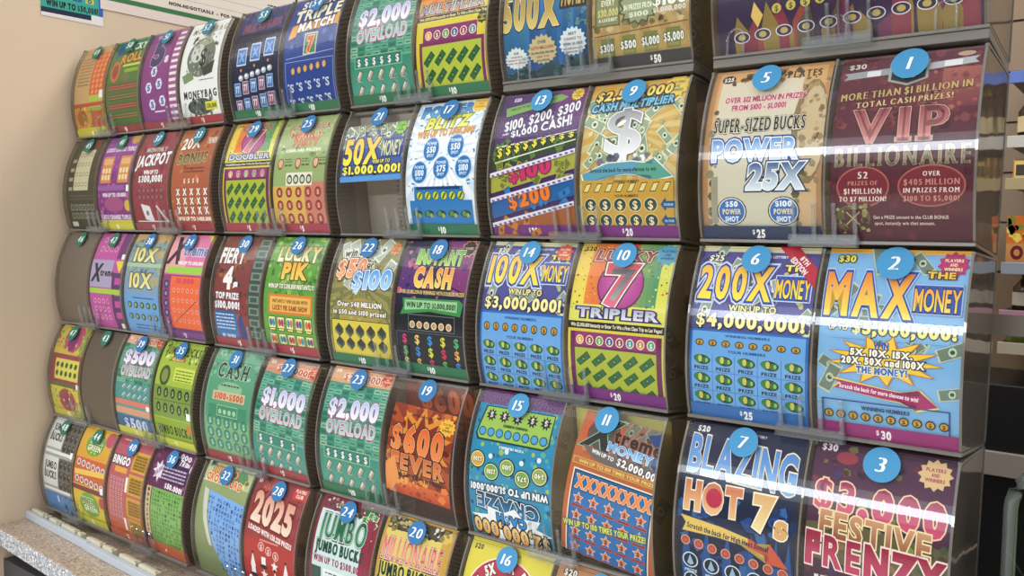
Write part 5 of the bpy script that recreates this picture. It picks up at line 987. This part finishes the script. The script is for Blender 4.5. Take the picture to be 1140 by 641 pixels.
WARP = {'H3': [(0, 0), (128, 107)], 'I1': [(0,0),(42,42),(66,56),(92,83),(117,109),(157,151)], 'J2': [(0,0),(43,40),(74,67),(86,79),(99,93),(116,111),(131.5,125),(157,150)],
 'E1': [(0,0),(43,27),(74,50),(86,60),(99,73),(116,93),(147,129),(157,141)], 'F1': [(0,0),(23,14),(50,36),(84,62),(101,84),(116,99),(148,131),(157,141)], 'D1': [(0,0),(82,82),(100,98),(131,124),(144,137),(157,148)],
 'F2': [(0,0),(26,22),(50,45),(72,64),(94,87),(119,112),(141,133),(157,146)], 'G2': [(0,0),(53,50),(87,79),(110,98),(119,108),(134,123),(157,145)], 'H1': [(0,-4),(17,11),(34,25),(47,38),(63,56),(86,80),(104,97),(113,107),(133,126),(157,150)],
 'K2': [(0,0),(61.5,65),(69,74),(84,85),(102,99),(118.5,115),(135,131),(157,152)], 'I2': [(0,0),(31,28),(61.5,64),(69,73),(84,88),(92,98),(102,106),(118.5,124),(135,141),(157,162)], 'G4': [(0,0),(20,16),(40,33),(69,56),(85,71),(157,150)],
 'H4': [(0,0),(20,16),(42,36),(68,57),(157,150)], 'I0': [(0,0),(47,84),(98,124),(140,146),(157,157)], 'J0': [(0,0),(72,96),(98,114),(121,129),(140,140),(157,157)]}
GRP = 'scratch tickets hanging in the rack'
for c in COLX:
    for r in range(5):
        fn = ART[c][r]
        x = COLX[c]
        if c + str(r) in ('A2', 'B3'):
            a = blank() if c == 'A' else Art(bg='#564c42', bg2='#625648')
            o = bend(a, 'slot_liner', M_PAPER if False else M_INKM, TW[c]/100, back='#6c6054')
            o.location = wp(x, 0, r*RP + .147); o.rotation_euler = rot; tag(o, LAB[c][r], 'liner'); continue
        if not fn: continue
        a = fn(); tw = TW[c]; k = tw/100; kw = dict()
        if c + str(r) == 'K0': x = (COLX['K'] + COLX['L'])/2; k = .216/214
        if c + str(r) == 'G1': kw = dict(s0=.022, rot=-1)
        if c + str(r) == 'H3': kw = dict(s0=.034, rot=3, dx=-.001); k = .097/100; a.h = 107
        if c + str(r) == 'J3': kw = dict(s0=.012, rot=7, dx=.009, xmin=-.054, xmax=.054); k = .102/112
        if c + str(r) == 'E4': kw = dict(s0=.0)
        if c + str(r) == 'F3': kw = dict(s0=.004, rot=3, xmin=-.0555, xmax=.0555)
        if c + str(r) in WARP: a.warp(WARP[c + str(r)])
        # trim the sheet so that it ends on the ledge
        s0 = kw.get('s0', 0.0)
        a.h = min(a.h, (ARC - s0 - .0012)/k)
        o = bend(a, 'lottery_ticket', M_INK, k, **kw)
        o.location = wp(x, 0, r*RP + .147 - LIFT('KL' if c in 'KL' else 'IJ' if c in 'IJ' else '', r)); o.rotation_euler = rot
        tag(o, LAB[c][r], 'ticket', GRP)
        # the folded rest of the pack, leaning back inside the bin
        if c in 'DFHJ' and c + str(r) not in ('D2', 'F4', 'J4') or c + str(r) == 'G1':
            jc = {'J': '#c8bc58', 'D': '#d8d6cc', 'F': '#e4e2da', 'H': '#f0eee8', 'G': '#a09484', 'K': '#a0947c'}[c]
            b = Art(100, 150, jc, mix(jc, '#50483c', .12))
            if c + str(r) == 'H3': b = Art(100, 150, '#7c3c28'); b.text('$600', 60, 16, 76, 24, '#c86438', bold=.08); b.text('FEVER', 60, 44, 76, 22, '#c05c34', bold=.08)
            elif c in 'G': lines(b, 50, 8, 46, 26, 5.2, '#6c6860', 1.6, seed=r)
            elif c in 'FHDK': lines(b, 6, 8, 88, 26, 5.2, '#7c7a76', 1.3, seed=r)
            else: b.bills(10, 10, 10, 90, 130, 20, 30, seed=r + 2, col='#64702c', edge=jc)
            f = bend(b, 'folded_pack', M_INK, tw/100, flat=True, parent=o)
            f.location = (0, .016, .150); f.rotation_euler = (radians(14), 0, 0)
            f['label'] = 'back of the folded ticket strip'

# labels of the bins: by what hangs in their two slots
short = {'A': ['orange and yellow', 'dark brown', 'an empty lined slot', 'yellow and pink', 'grey'], 'B': ['green', 'purple', 'pink', 'an empty brown slot', 'green burst'], 'C': ['big dark 5', 'red jackpot', 'double 10X', 'teal $500', 'bingo'], 'D': ['money sack', 'orange X', 'pink star', 'lime oval', 'green crossword'],
 'E': ['three blue cards', 'small magenta ball', 'large white 4', 'pale green banknote', 'blue crossword'], 'F': ['royal blue', 'pink and sage', 'leaf green', 'white $1,000', 'red 2025'], 'G': ['brick green', 'short 50X', 'orange $50', 'peach topped $2,000', 'green serif'], 'H': ['red topped', 'five blue discs', 'coloured dollar signs', 'flaming $600', 'red serif'],
 'I': ['gold 500X', 'slanted bands', 'yellow 100X', 'upside-down turquoise', 'red wheel'], 'J': ['tan $50', 'silver dollar sign', 'large magenta ball', 'askew orange', 'copper'], 'K': ['wide purple flames', 'tan 25X', 'yellow 200X', 'midnight blue', None], 'L': [None, 'maroon', 'sky blue', 'dark plum', None]}
for (pr, r), root in BINLAB.items():
    a, b = short[pr[0]][r], short[pr[1]][r]
    if a and b:
        root['label'] = 'clear bin holding %s beside %s' % (a if 'slot' in a else 'the %s ticket' % a, b if 'slot' in b else 'the %s ticket' % b)
    elif a: root['label'] = 'clear double bin with loop hooks holding the %s ticket' % a
    else: root['label'] = 'clear bin under the midnight blue and dark plum tickets, at the photo edge'

# ------------------------------------------------------------------ the rack behind the bins
rk = empty('display_rack', wp(.65, .112, .788), rot); tag(rk, 'thin brown metal rack frame standing behind all the clear ticket bins', 'rack')
for z in (.02, .415, .81):
    m = MB(); m.box(-.715, .76, .0015, .0075, z, z + .018); m.build('cross_bar', M_UPRIGHT, rk)
for gx in [-.713, .758] + [(COLX[PAIRS[i][1]] + COLX[PAIRS[i+1][0]])/2 - .65 for i in range(1, 5)]:
    m = MB(); m.box(gx - .003, gx + .003, .0085, .0175, -.004, .84); m.build('upright', M_UPRIGHT, rk)

# ------------------------------------------------------------------ wall, counter, tray
WX = -.068; CZ = -.8005
def wallmat():
    m, nt, o = new_mat('beige painted wall'); p = nt.nodes.new('ShaderNodeBsdfPrincipled'); p.inputs['Roughness'].default_value = .75
    tc = nt.nodes.new('ShaderNodeTexCoord'); n = nt.nodes.new('ShaderNodeTexNoise'); n.inputs['Scale'].default_value = 3; n.inputs['Detail'].default_value = 4
    nt.links.new(tc.outputs['Object'], n.inputs['Vector']); r = nt.nodes.new('ShaderNodeValToRGB')
    r.color_ramp.elements[0].color = rgb('#dcc6aa'); r.color_ramp.elements[1].color = rgb('#e2ceb4'); nt.links.new(n.outputs['Fac'], r.inputs['Fac']); nt.links.new(r.outputs[0], p.inputs['Base Color'])
    n2 = nt.nodes.new('ShaderNodeTexNoise'); n2.inputs['Scale'].default_value = 260; nt.links.new(tc.outputs['Object'], n2.inputs['Vector'])
    b = nt.nodes.new('ShaderNodeBump'); b.inputs['Strength'].default_value = .2; b.inputs['Distance'].default_value = .0006; nt.links.new(n2.outputs['Fac'], b.inputs['Height']); nt.links.new(b.outputs[0], p.inputs['Normal'])
    nt.links.new(p.outputs[0], o.inputs[0]); return m
M_WALL = wallmat()
m = MB(); m.box(WX - .1, WX, -.3, 2.6, -1.75, 1.2); tag(m.build('wall_left', M_WALL), kind='structure')
def granite(name, base, dots):
    m, nt, o = new_mat(name); p = nt.nodes.new('ShaderNodeBsdfPrincipled'); p.inputs['Roughness'].default_value = .32
    tc = nt.nodes.new('ShaderNodeTexCoord'); v = nt.nodes.new('ShaderNodeTexVoronoi'); v.inputs['Scale'].default_value = 420; nt.links.new(tc.outputs['Object'], v.inputs['Vector'])
    s = nt.nodes.new('ShaderNodeSeparateColor'); nt.links.new(v.outputs['Color'], s.inputs[0]); r = nt.nodes.new('ShaderNodeValToRGB'); cr = r.color_ramp; cr.interpolation = 'CONSTANT'
    cr.elements[0].color = rgb(base[0]); cr.elements[1].position = .45; cr.elements[1].color = rgb(base[1])
    for pos, c in dots: e = cr.elements.new(pos); e.color = rgb(c)
    nt.links.new(s.outputs[0], r.inputs[0])
    n = nt.nodes.new('ShaderNodeTexNoise'); n.inputs['Scale'].default_value = 60; nt.links.new(tc.outputs['Object'], n.inputs['Vector'])
    mx = nt.nodes.new('ShaderNodeMix'); mx.data_type = 'RGBA'; mx.blend_type = 'MULTIPLY'; mx.inputs[0].default_value = .5
    nt.links.new(r.outputs[0], mx.inputs[6]); nt.links.new(n.outputs['Color'], mx.inputs[7])
    nt.links.new(r.outputs[0], p.inputs['Base Color']); nt.links.new(p.outputs[0], o.inputs[0]); return m
M_GR = granite('speckled granite', ('#b09c88', '#9c8a78'), [(.7, '#c2b09c'), (.85, '#6f645a'), (.93, '#d0c4b4')])
M_GRF = granite('granite front edge', ('#a4a6ac', '#86898f'), [(.66, '#d4d6da'), (.84, '#54575c'), (.93, '#eef0f2')])
fy = lambda x: -.1640 - .055*(x + .04)     # the counter's front edge runs slightly askew
m = MB(); x0, x1 = WX, 1.34
P = [(x0, fy(x0), CZ), (x1, fy(x1), CZ), (x1, .30, CZ), (x0, .30, CZ)]
n = len(m.v); Q = [(x, y, CZ - .030) for x, y, z in P]; m.v += P + Q
m.f += [(0, 1, 2, 3), (7, 6, 5, 4), (4, 5, 1, 0), (5, 6, 2, 1), (6, 7, 3, 2), (7, 4, 0, 3)]; m.m += [0, 0, 1, 1, 1, 1]
ct = m.build('granite_counter', [M_GR, M_GRF]); b = ct.modifiers.new('b', 'BEVEL'); b.width = .003; b.segments = 2
tag(ct, 'speckled brown granite counter ledge below the bottom row of bins', 'counter')
m = MB(); m.box(x0, x1, -.13, .30, -1.75, CZ - .0302); m.box(x0, x1, -.15, -.13, -1.66, CZ - .06)
tag(m.build('base_cabinet', plain('dark grey cabinet', '#3c3d40', .5)), 'dark grey cabinet under the granite counter', 'cabinet')
M_TRAY = plain('pale grey tray plastic', '#b4bcc4', .4); M_CREAM = plain('cream clip plastic', '#c8c2aa', .45)
tr = empty('rack_tray', (WX + .001, -.1025, CZ)); tr.rotation_euler = (0, 0, -.045); tag(tr, 'pale grey rail along the counter with cream clips on it', 'rail')
m = MB(); L_ = 1.385
m.box(.0, .23, -.0105, -.004, .0003, .0135); m.box(.2302, L_, -.0125, -.004, .0003, .0125); m.build('front_lip', M_TRAY, tr, bevel=.001)
m = MB(); m.box(.0, L_, -.004, .012, .0003, .0045); m.build('tray_floor', M_TRAY, tr, bevel=.0004)
for i, (a0, a1) in enumerate(((.008, .055), (.062, .068), (.078, .107), (.112, .118), (.125, .175), (.182, .196), (.215, .262), (.268, .30), (.322, .372), (.38, .43), (.45, .50))):
    m = MB(); m.box(a0, a1, -.0035, .006, .0047, .0155); m.box(a0 + .002, a1 - .002, -.0038, .001, .0155, .0175)
    m.build('cream_clip', M_CREAM, tr, bevel=.0012)
# wedge foot that props the bottom row
m = MB(); a0 = wp(0, .012, .8); m.prism([(-.0692, CZ + .0002), (-.0692, -.7854), (.0103, -.7944), (.0103, CZ + .0002)], WX + .012, 1.33)
tag(m.build('support_wedge', M_UPRIGHT), 'thin dark wedge under the bottom bins behind the pale rail', 'wedge')

# ------------------------------------------------------------------ papers on the wall
a = poster_ticket(); o = bend(a, 'pinned_ticket', M_INKM, .108/100, flat=True); o.rotation_euler = (0, 0, radians(90)); o.location = (WX + .0006, -.0065, .0595 + 110*.00108)
tag(o, 'teal ticket print stuck on the beige wall', 'print')
a = cheque(); o = bend(a, 'giant_cheque', M_INKM, .0011, flat=True); o.rotation_euler = (0, radians(-1.2), radians(90)); o.location = (WX + .0014, .0425 + .231, .0865 + 110*.0011 + .004)
o.rotation_euler = (radians(0), 0, radians(90))
tag(o, 'large white presentation cheque with a green border on the beige wall', 'cheque')

# ------------------------------------------------------------------ the shop behind, at the far right
M_SLAT = plain('tan slatwall', '#8a745c', .5); M_DARK = plain('black shelf', '#141416', .35); M_GREYM = plain('grey shelf lip', '#8c9098', .4)
m = MB()
for i in range(26): m.box(.2, 2.6, 1.50, 1.512, -1.75 + i*.1135, -1.75 + i*.1135 + .108)
m.box(.2, 2.6, 1.512, 1.56, -1.75, 1.2)
tag(m.build('wall_back', M_SLAT), kind='structure')
m = MB(); m.box(-6, 6, -9, 2.6, -1.78, -1.75); tag(m.build('floor', plain('shop floor tiles', '#c4beb4', .4, col2='#b4aca0', vscale=3)), kind='structure')
def shelf(z, lipcol, name_l, d=.26):
    t = empty('wall_shelf', (1.65, 1.497, z)); tag(t, name_l, 'shelf')
    m = MB(); m.box(-.44, .85, -d, 0, -.012, 0); m.build('shelf_board', M_DARK, t); m = MB(); m.box(-.44, .85, -d - .006, -d - .0002, -.018, .006); m.build('price_rail', plain('rail ' + lipcol, lipcol, .4), t, bevel=.001)
    return t
def bottle(x, y, z, c, capc, h, lab):
    t = empty('bottle', (x, y, z + .0002)); tag(t, lab, 'bottle', 'bottles on the back wall shelves')
    r = .024; m = MB(); m.lathe([(0, 0), (r, 0), (r, h*.55), (r*.5, h*.72), (r*.36, h*.78), (r*.36, h*.9), (0, h*.9)], seg=14); m.build('body', plain('glass ' + c, c, .12), t, smooth=True)
    m = MB(); m.lathe([(r*.42, h*.88), (r*.42, h), (0, h)], seg=12); m.build('cap', plain('cap ' + capc, capc, .3, metal=.6), t, smooth=True)
    m = MB(); m.lathe([(r*1.02, h*.15), (r*1.02, h*.45)], seg=14); m.build('body_label', plain('paper ' + capc + c, mix(capc, '#e0d8c0', .5), .6), t, smooth=True)
for z, c, lab in ((.017, '#4868b8', 'highest black wall shelf with a blue price rail'), (-.111, '#b8b4ac', 'black wall shelf with gold capped bottles and a pale rail'), (-.195, '#a08c60', 'shallow black wall shelf of gold packs with a tan rail'),
                  (-.365, '#8c98a8', 'wall shelf with a grey blue rail carrying the orange snack box'), (-.462, '#a87c90', 'wall shelf with a mauve price rail below the snack box'), (-.528, '#a8a090', 'lowest wall shelf directly above the black cooler')):
    shelf(z, c, lab)
gl = ['#2c2014', '#3c2c18', '#1c2418', '#40281c']
for i in range(7): bottle(1.245 + i*.062, 1.285, -.111, gl[i % 4], '#c8a04c', .105, ['short dark bottle with a gold cap on the upper wall shelf', 'dark bottle with a gold cap on the upper wall shelf'][i % 2])
for i in range(7): bottle(1.25 + i*.06, 1.29, -.462, gl[(i + 1) % 4], '#8c8c90', .09, 'dark squat bottle with a silver cap on the shelf under the snack box')
for i in range(7):
    t = empty('gold_pack', (1.24 + i*.055, 1.28, -.1948)); tag(t, 'small gold foil pack on the tan railed shelf', 'pack', 'gold packs on the wall shelf')
    m = MB(); m.box(-.022, .022, -.012, .012, .0, .045 + .008*(i % 2)); m.build('pack_body', plain('gold foil %d' % i, '#c8a458', .3, metal=.5), t, bevel=.003); m = MB(); m.box(-.016, .016, -.0128, -.0121, .012, .034); m.build('pack_label', plain('pack label %d' % i, ['#3c2c18', '#6c1c20'][i % 2], .5), t)
for i in range(7):
    t = empty('olive_jar', (1.24 + i*.058, 1.285, -.5278)); tag(t, 'small green jar on the lowest wall shelf', 'jar', 'green jars above the cooler')
    m = MB(); m.lathe([(0, 0), (.02, 0), (.022, .004), (.022, .034), (.016, .04), (0, .04)], seg=14); m.build('glass', plain('green glass %d' % i, ['#5c6c28', '#38441c'][i % 2], .15), t, smooth=True)
    m = MB(); m.lathe([(.018, .04), (.018, .05), (0, .05)], seg=14); m.build('lid', plain('jar lid %d' % i, '#20201c', .3), t, smooth=True)
t = empty('snack_box', (1.375, 1.25, -.3648)); tag(t, 'orange and yellow cardboard snack box on a wall shelf', 'box')
m = MB(); m.box(-.16, .16, .0, .12, .0, .10); m.build('carton', plain('orange card', '#d0924c', .6), t, bevel=.002)
a = Art(320, 100, '#d8a05c', '#c88850'); a.rect(0, 0, 320, 56, '#d8742c'); a.fleck(70, 0, 4, 320, 54, ['#e8b840', '#c85c28', '#7c8c38', '#f0d860'], 6, 18, seed=3)
a.text('OU', 30, 74, 44, 26, '#6c2028', bold=.08); o = bend(a, 'box_print', M_INKM, .001, flat=True, parent=t); o.location = (0, -.0006, .1)
t = empty('drinks_cooler', (1.6, 1.24, -1.7498)); tag(t, 'black cooler cabinet standing against the back wall', 'cooler')
m = MB(); m.box(-.62, .8, .0, .24, .0, 1.14); m.build('cooler_body', M_DARK, t, bevel=.004); m = MB(); m.box(-.615, .79, -.012, -.001, .95, 1.0); m.build('cooler_trim', plain('pale trim', '#8c847c', .3), t, bevel=.002)

# ------------------------------------------------------------------ clear plastic bin with a rounded rim, bottom right
t = empty('plastic_bin', (1.474, -.035, -.682), ); t.rotation_euler = (0, 0, radians(0)); tag(t, 'dark clear plastic bin with a rounded rim and a lime card', 'bin')
def rr_path(x0, x1, z0, z1, r, y, n=8):
    P = []
    for cx, cz, a0 in ((x0 + r, z0 + r, 180), (x1 - r, z0 + r, 270), (x1 - r, z1 - r, 0), (x0 + r, z1 - r, 90)):
        for i in range(n + 1): a = radians(a0 + 90*i/n); P.append((cx + r*cos(a), y, cz + r*sin(a)))
    P.append(P[0]); return P
M_DKCL = clear('smoky clear plastic', '#5c625e', ior=1.5, rough=.07, haze=.25, hazecol='#3c423e', bump=.5)
M_RIM = clear('thick clear rim', '#a8b0aa', ior=1.5, rough=.08, haze=.35, hazecol='#7c847e', bump=.3)
m = MB(); m.tube(rr_path(-.082, .16, .0, .215, .035, 0), .005, 10); m.build('rim', M_RIM, t, smooth=True)
m = MB(); P0 = rr_path(-.078, .156, .004, .211, .032, .004)[:-1]; P1 = rr_path(-.066, .144, .016, .199, .026, .10)[:-1]; k = len(P0)
for i in range(k): j = (i + 1) % k; m.quad(P0[i], P0[j], P1[j], P1[i])
m.v += P1; m.f.append(tuple(range(4*k, 5*k))); m.m.append(0); m.build('tub', M_DKCL, t, smooth=True)
m = MB(); m.box(-.058, .14, .03, .031, .02, .175); m.build('lime_card', plain('lime card', '#b4bc78', .6), t)
m = MB(); m.box(-.02, .11, .01, .09, -.05, -.002); m.box(-.05, .14, .0, .1, -.1168, -.0505); m.build('stand', M_DARK, t, bevel=.002)
m = MB(); m.box(1.3501, 1.75, -.13, .30, -1.75, -.799); tag(m.build('side_counter', M_DARK), 'black side counter carrying the plastic bin', 'counter')
m = MB(); m.tube([(1.372, .12, -.585), (1.40, .10, -.615), (1.45, .06, -.672), (1.53, .04, -.76), (1.56, .04, -.797)], .0009, 6); tag(m.build('thin_cord', plain('pale cord', '#c0b09c', .5)), 'thin pale cord running down behind the plastic bin', 'cord')

# ------------------------------------------------------------------ light: the shop's ceiling fixtures
def fixture(x, y, z, sx, sy, watt, rz=0, col=(1, .97, .92)):
    ld = bpy.data.lights.new('tube_light', 'AREA'); ld.shape = 'RECTANGLE'; ld.size = sx; ld.size_y = sy; ld.energy = watt; ld.color = (.86, .93, 1) if y < -4 else col
    lo = bpy.data.objects.new('tube_light', ld); COL.objects.link(lo); lo.location = (x, y, z); lo.rotation_euler = (0, 0, rz); return lo
for x, y, sx, sy, w in LIGHTS: fixture(x, y, 1.40, sx, sy, w)
fixture(.6, .9, 1.40, 2.4, .5, 30)
w = bpy.data.worlds.new('world'); bpy.context.scene.world = w; w.use_nodes = True
# the shop around: bright ceiling above, dimmer aisles at eye level
nt = w.node_tree; bg = nt.nodes['Background']; bg.inputs[1].default_value = WORLD
tc = nt.nodes.new('ShaderNodeTexCoord'); sp = nt.nodes.new('ShaderNodeSeparateXYZ'); nt.links.new(tc.outputs['Generated'], sp.inputs[0])
mr = nt.nodes.new('ShaderNodeMapRange'); mr.inputs[1].default_value = -1; mr.inputs[2].default_value = 1; nt.links.new(sp.outputs[2], mr.inputs[0])
cr = nt.nodes.new('ShaderNodeValToRGB'); nt.links.new(mr.outputs[0], cr.inputs[0]); e = cr.color_ramp.elements
e[0].position = 0; e[0].color = (.5, .48, .45, 1); e[1].position = 1; e[1].color = (1.6, 1.6, 1.64, 1)
for p, c in ((.42, (.5, .48, .46, 1)), (.56, (.40, .39, .38, 1)), (.66, (.7, .7, .7, 1)), (.78, (1.35, 1.35, 1.38, 1))): n = e.new(p); n.color = c
nt.links.new(cr.outputs[0], bg.inputs[0])

# ------------------------------------------------------------------ camera
cd = bpy.data.cameras.new('camera'); cd.sensor_fit = 'HORIZONTAL'; cd.sensor_width = 36; cd.lens = 36 * 960 / 1140; cd.clip_start = .01
cam = bpy.data.objects.new('camera', cd); COL.objects.link(cam)
Mx = [[0.7972394554392059, -0.04873501646986727, 0.6016927362538791], [0.6036223822434684, 0.052768629783378686, -0.7955221501413425], [0.007019283846553495, 0.9974168486046676, 0.07148678041298981]]
M3 = Matrix(Mx); M4 = M3.to_4x4(); M4.translation = Vector((1.4749169631058558, -0.7676608345448218, -0.29316283565537304)); cam.matrix_world = M4
sc = bpy.context.scene; sc.camera = cam
sc.view_settings.view_transform = 'Standard'; sc.view_settings.look = 'None'; sc.view_settings.gamma = 1; sc.view_settings.use_curve_mapping = False
sc.view_settings.exposure = EXPO
sc.cycles.transparent_max_bounces = 32; sc.cycles.max_bounces = 10
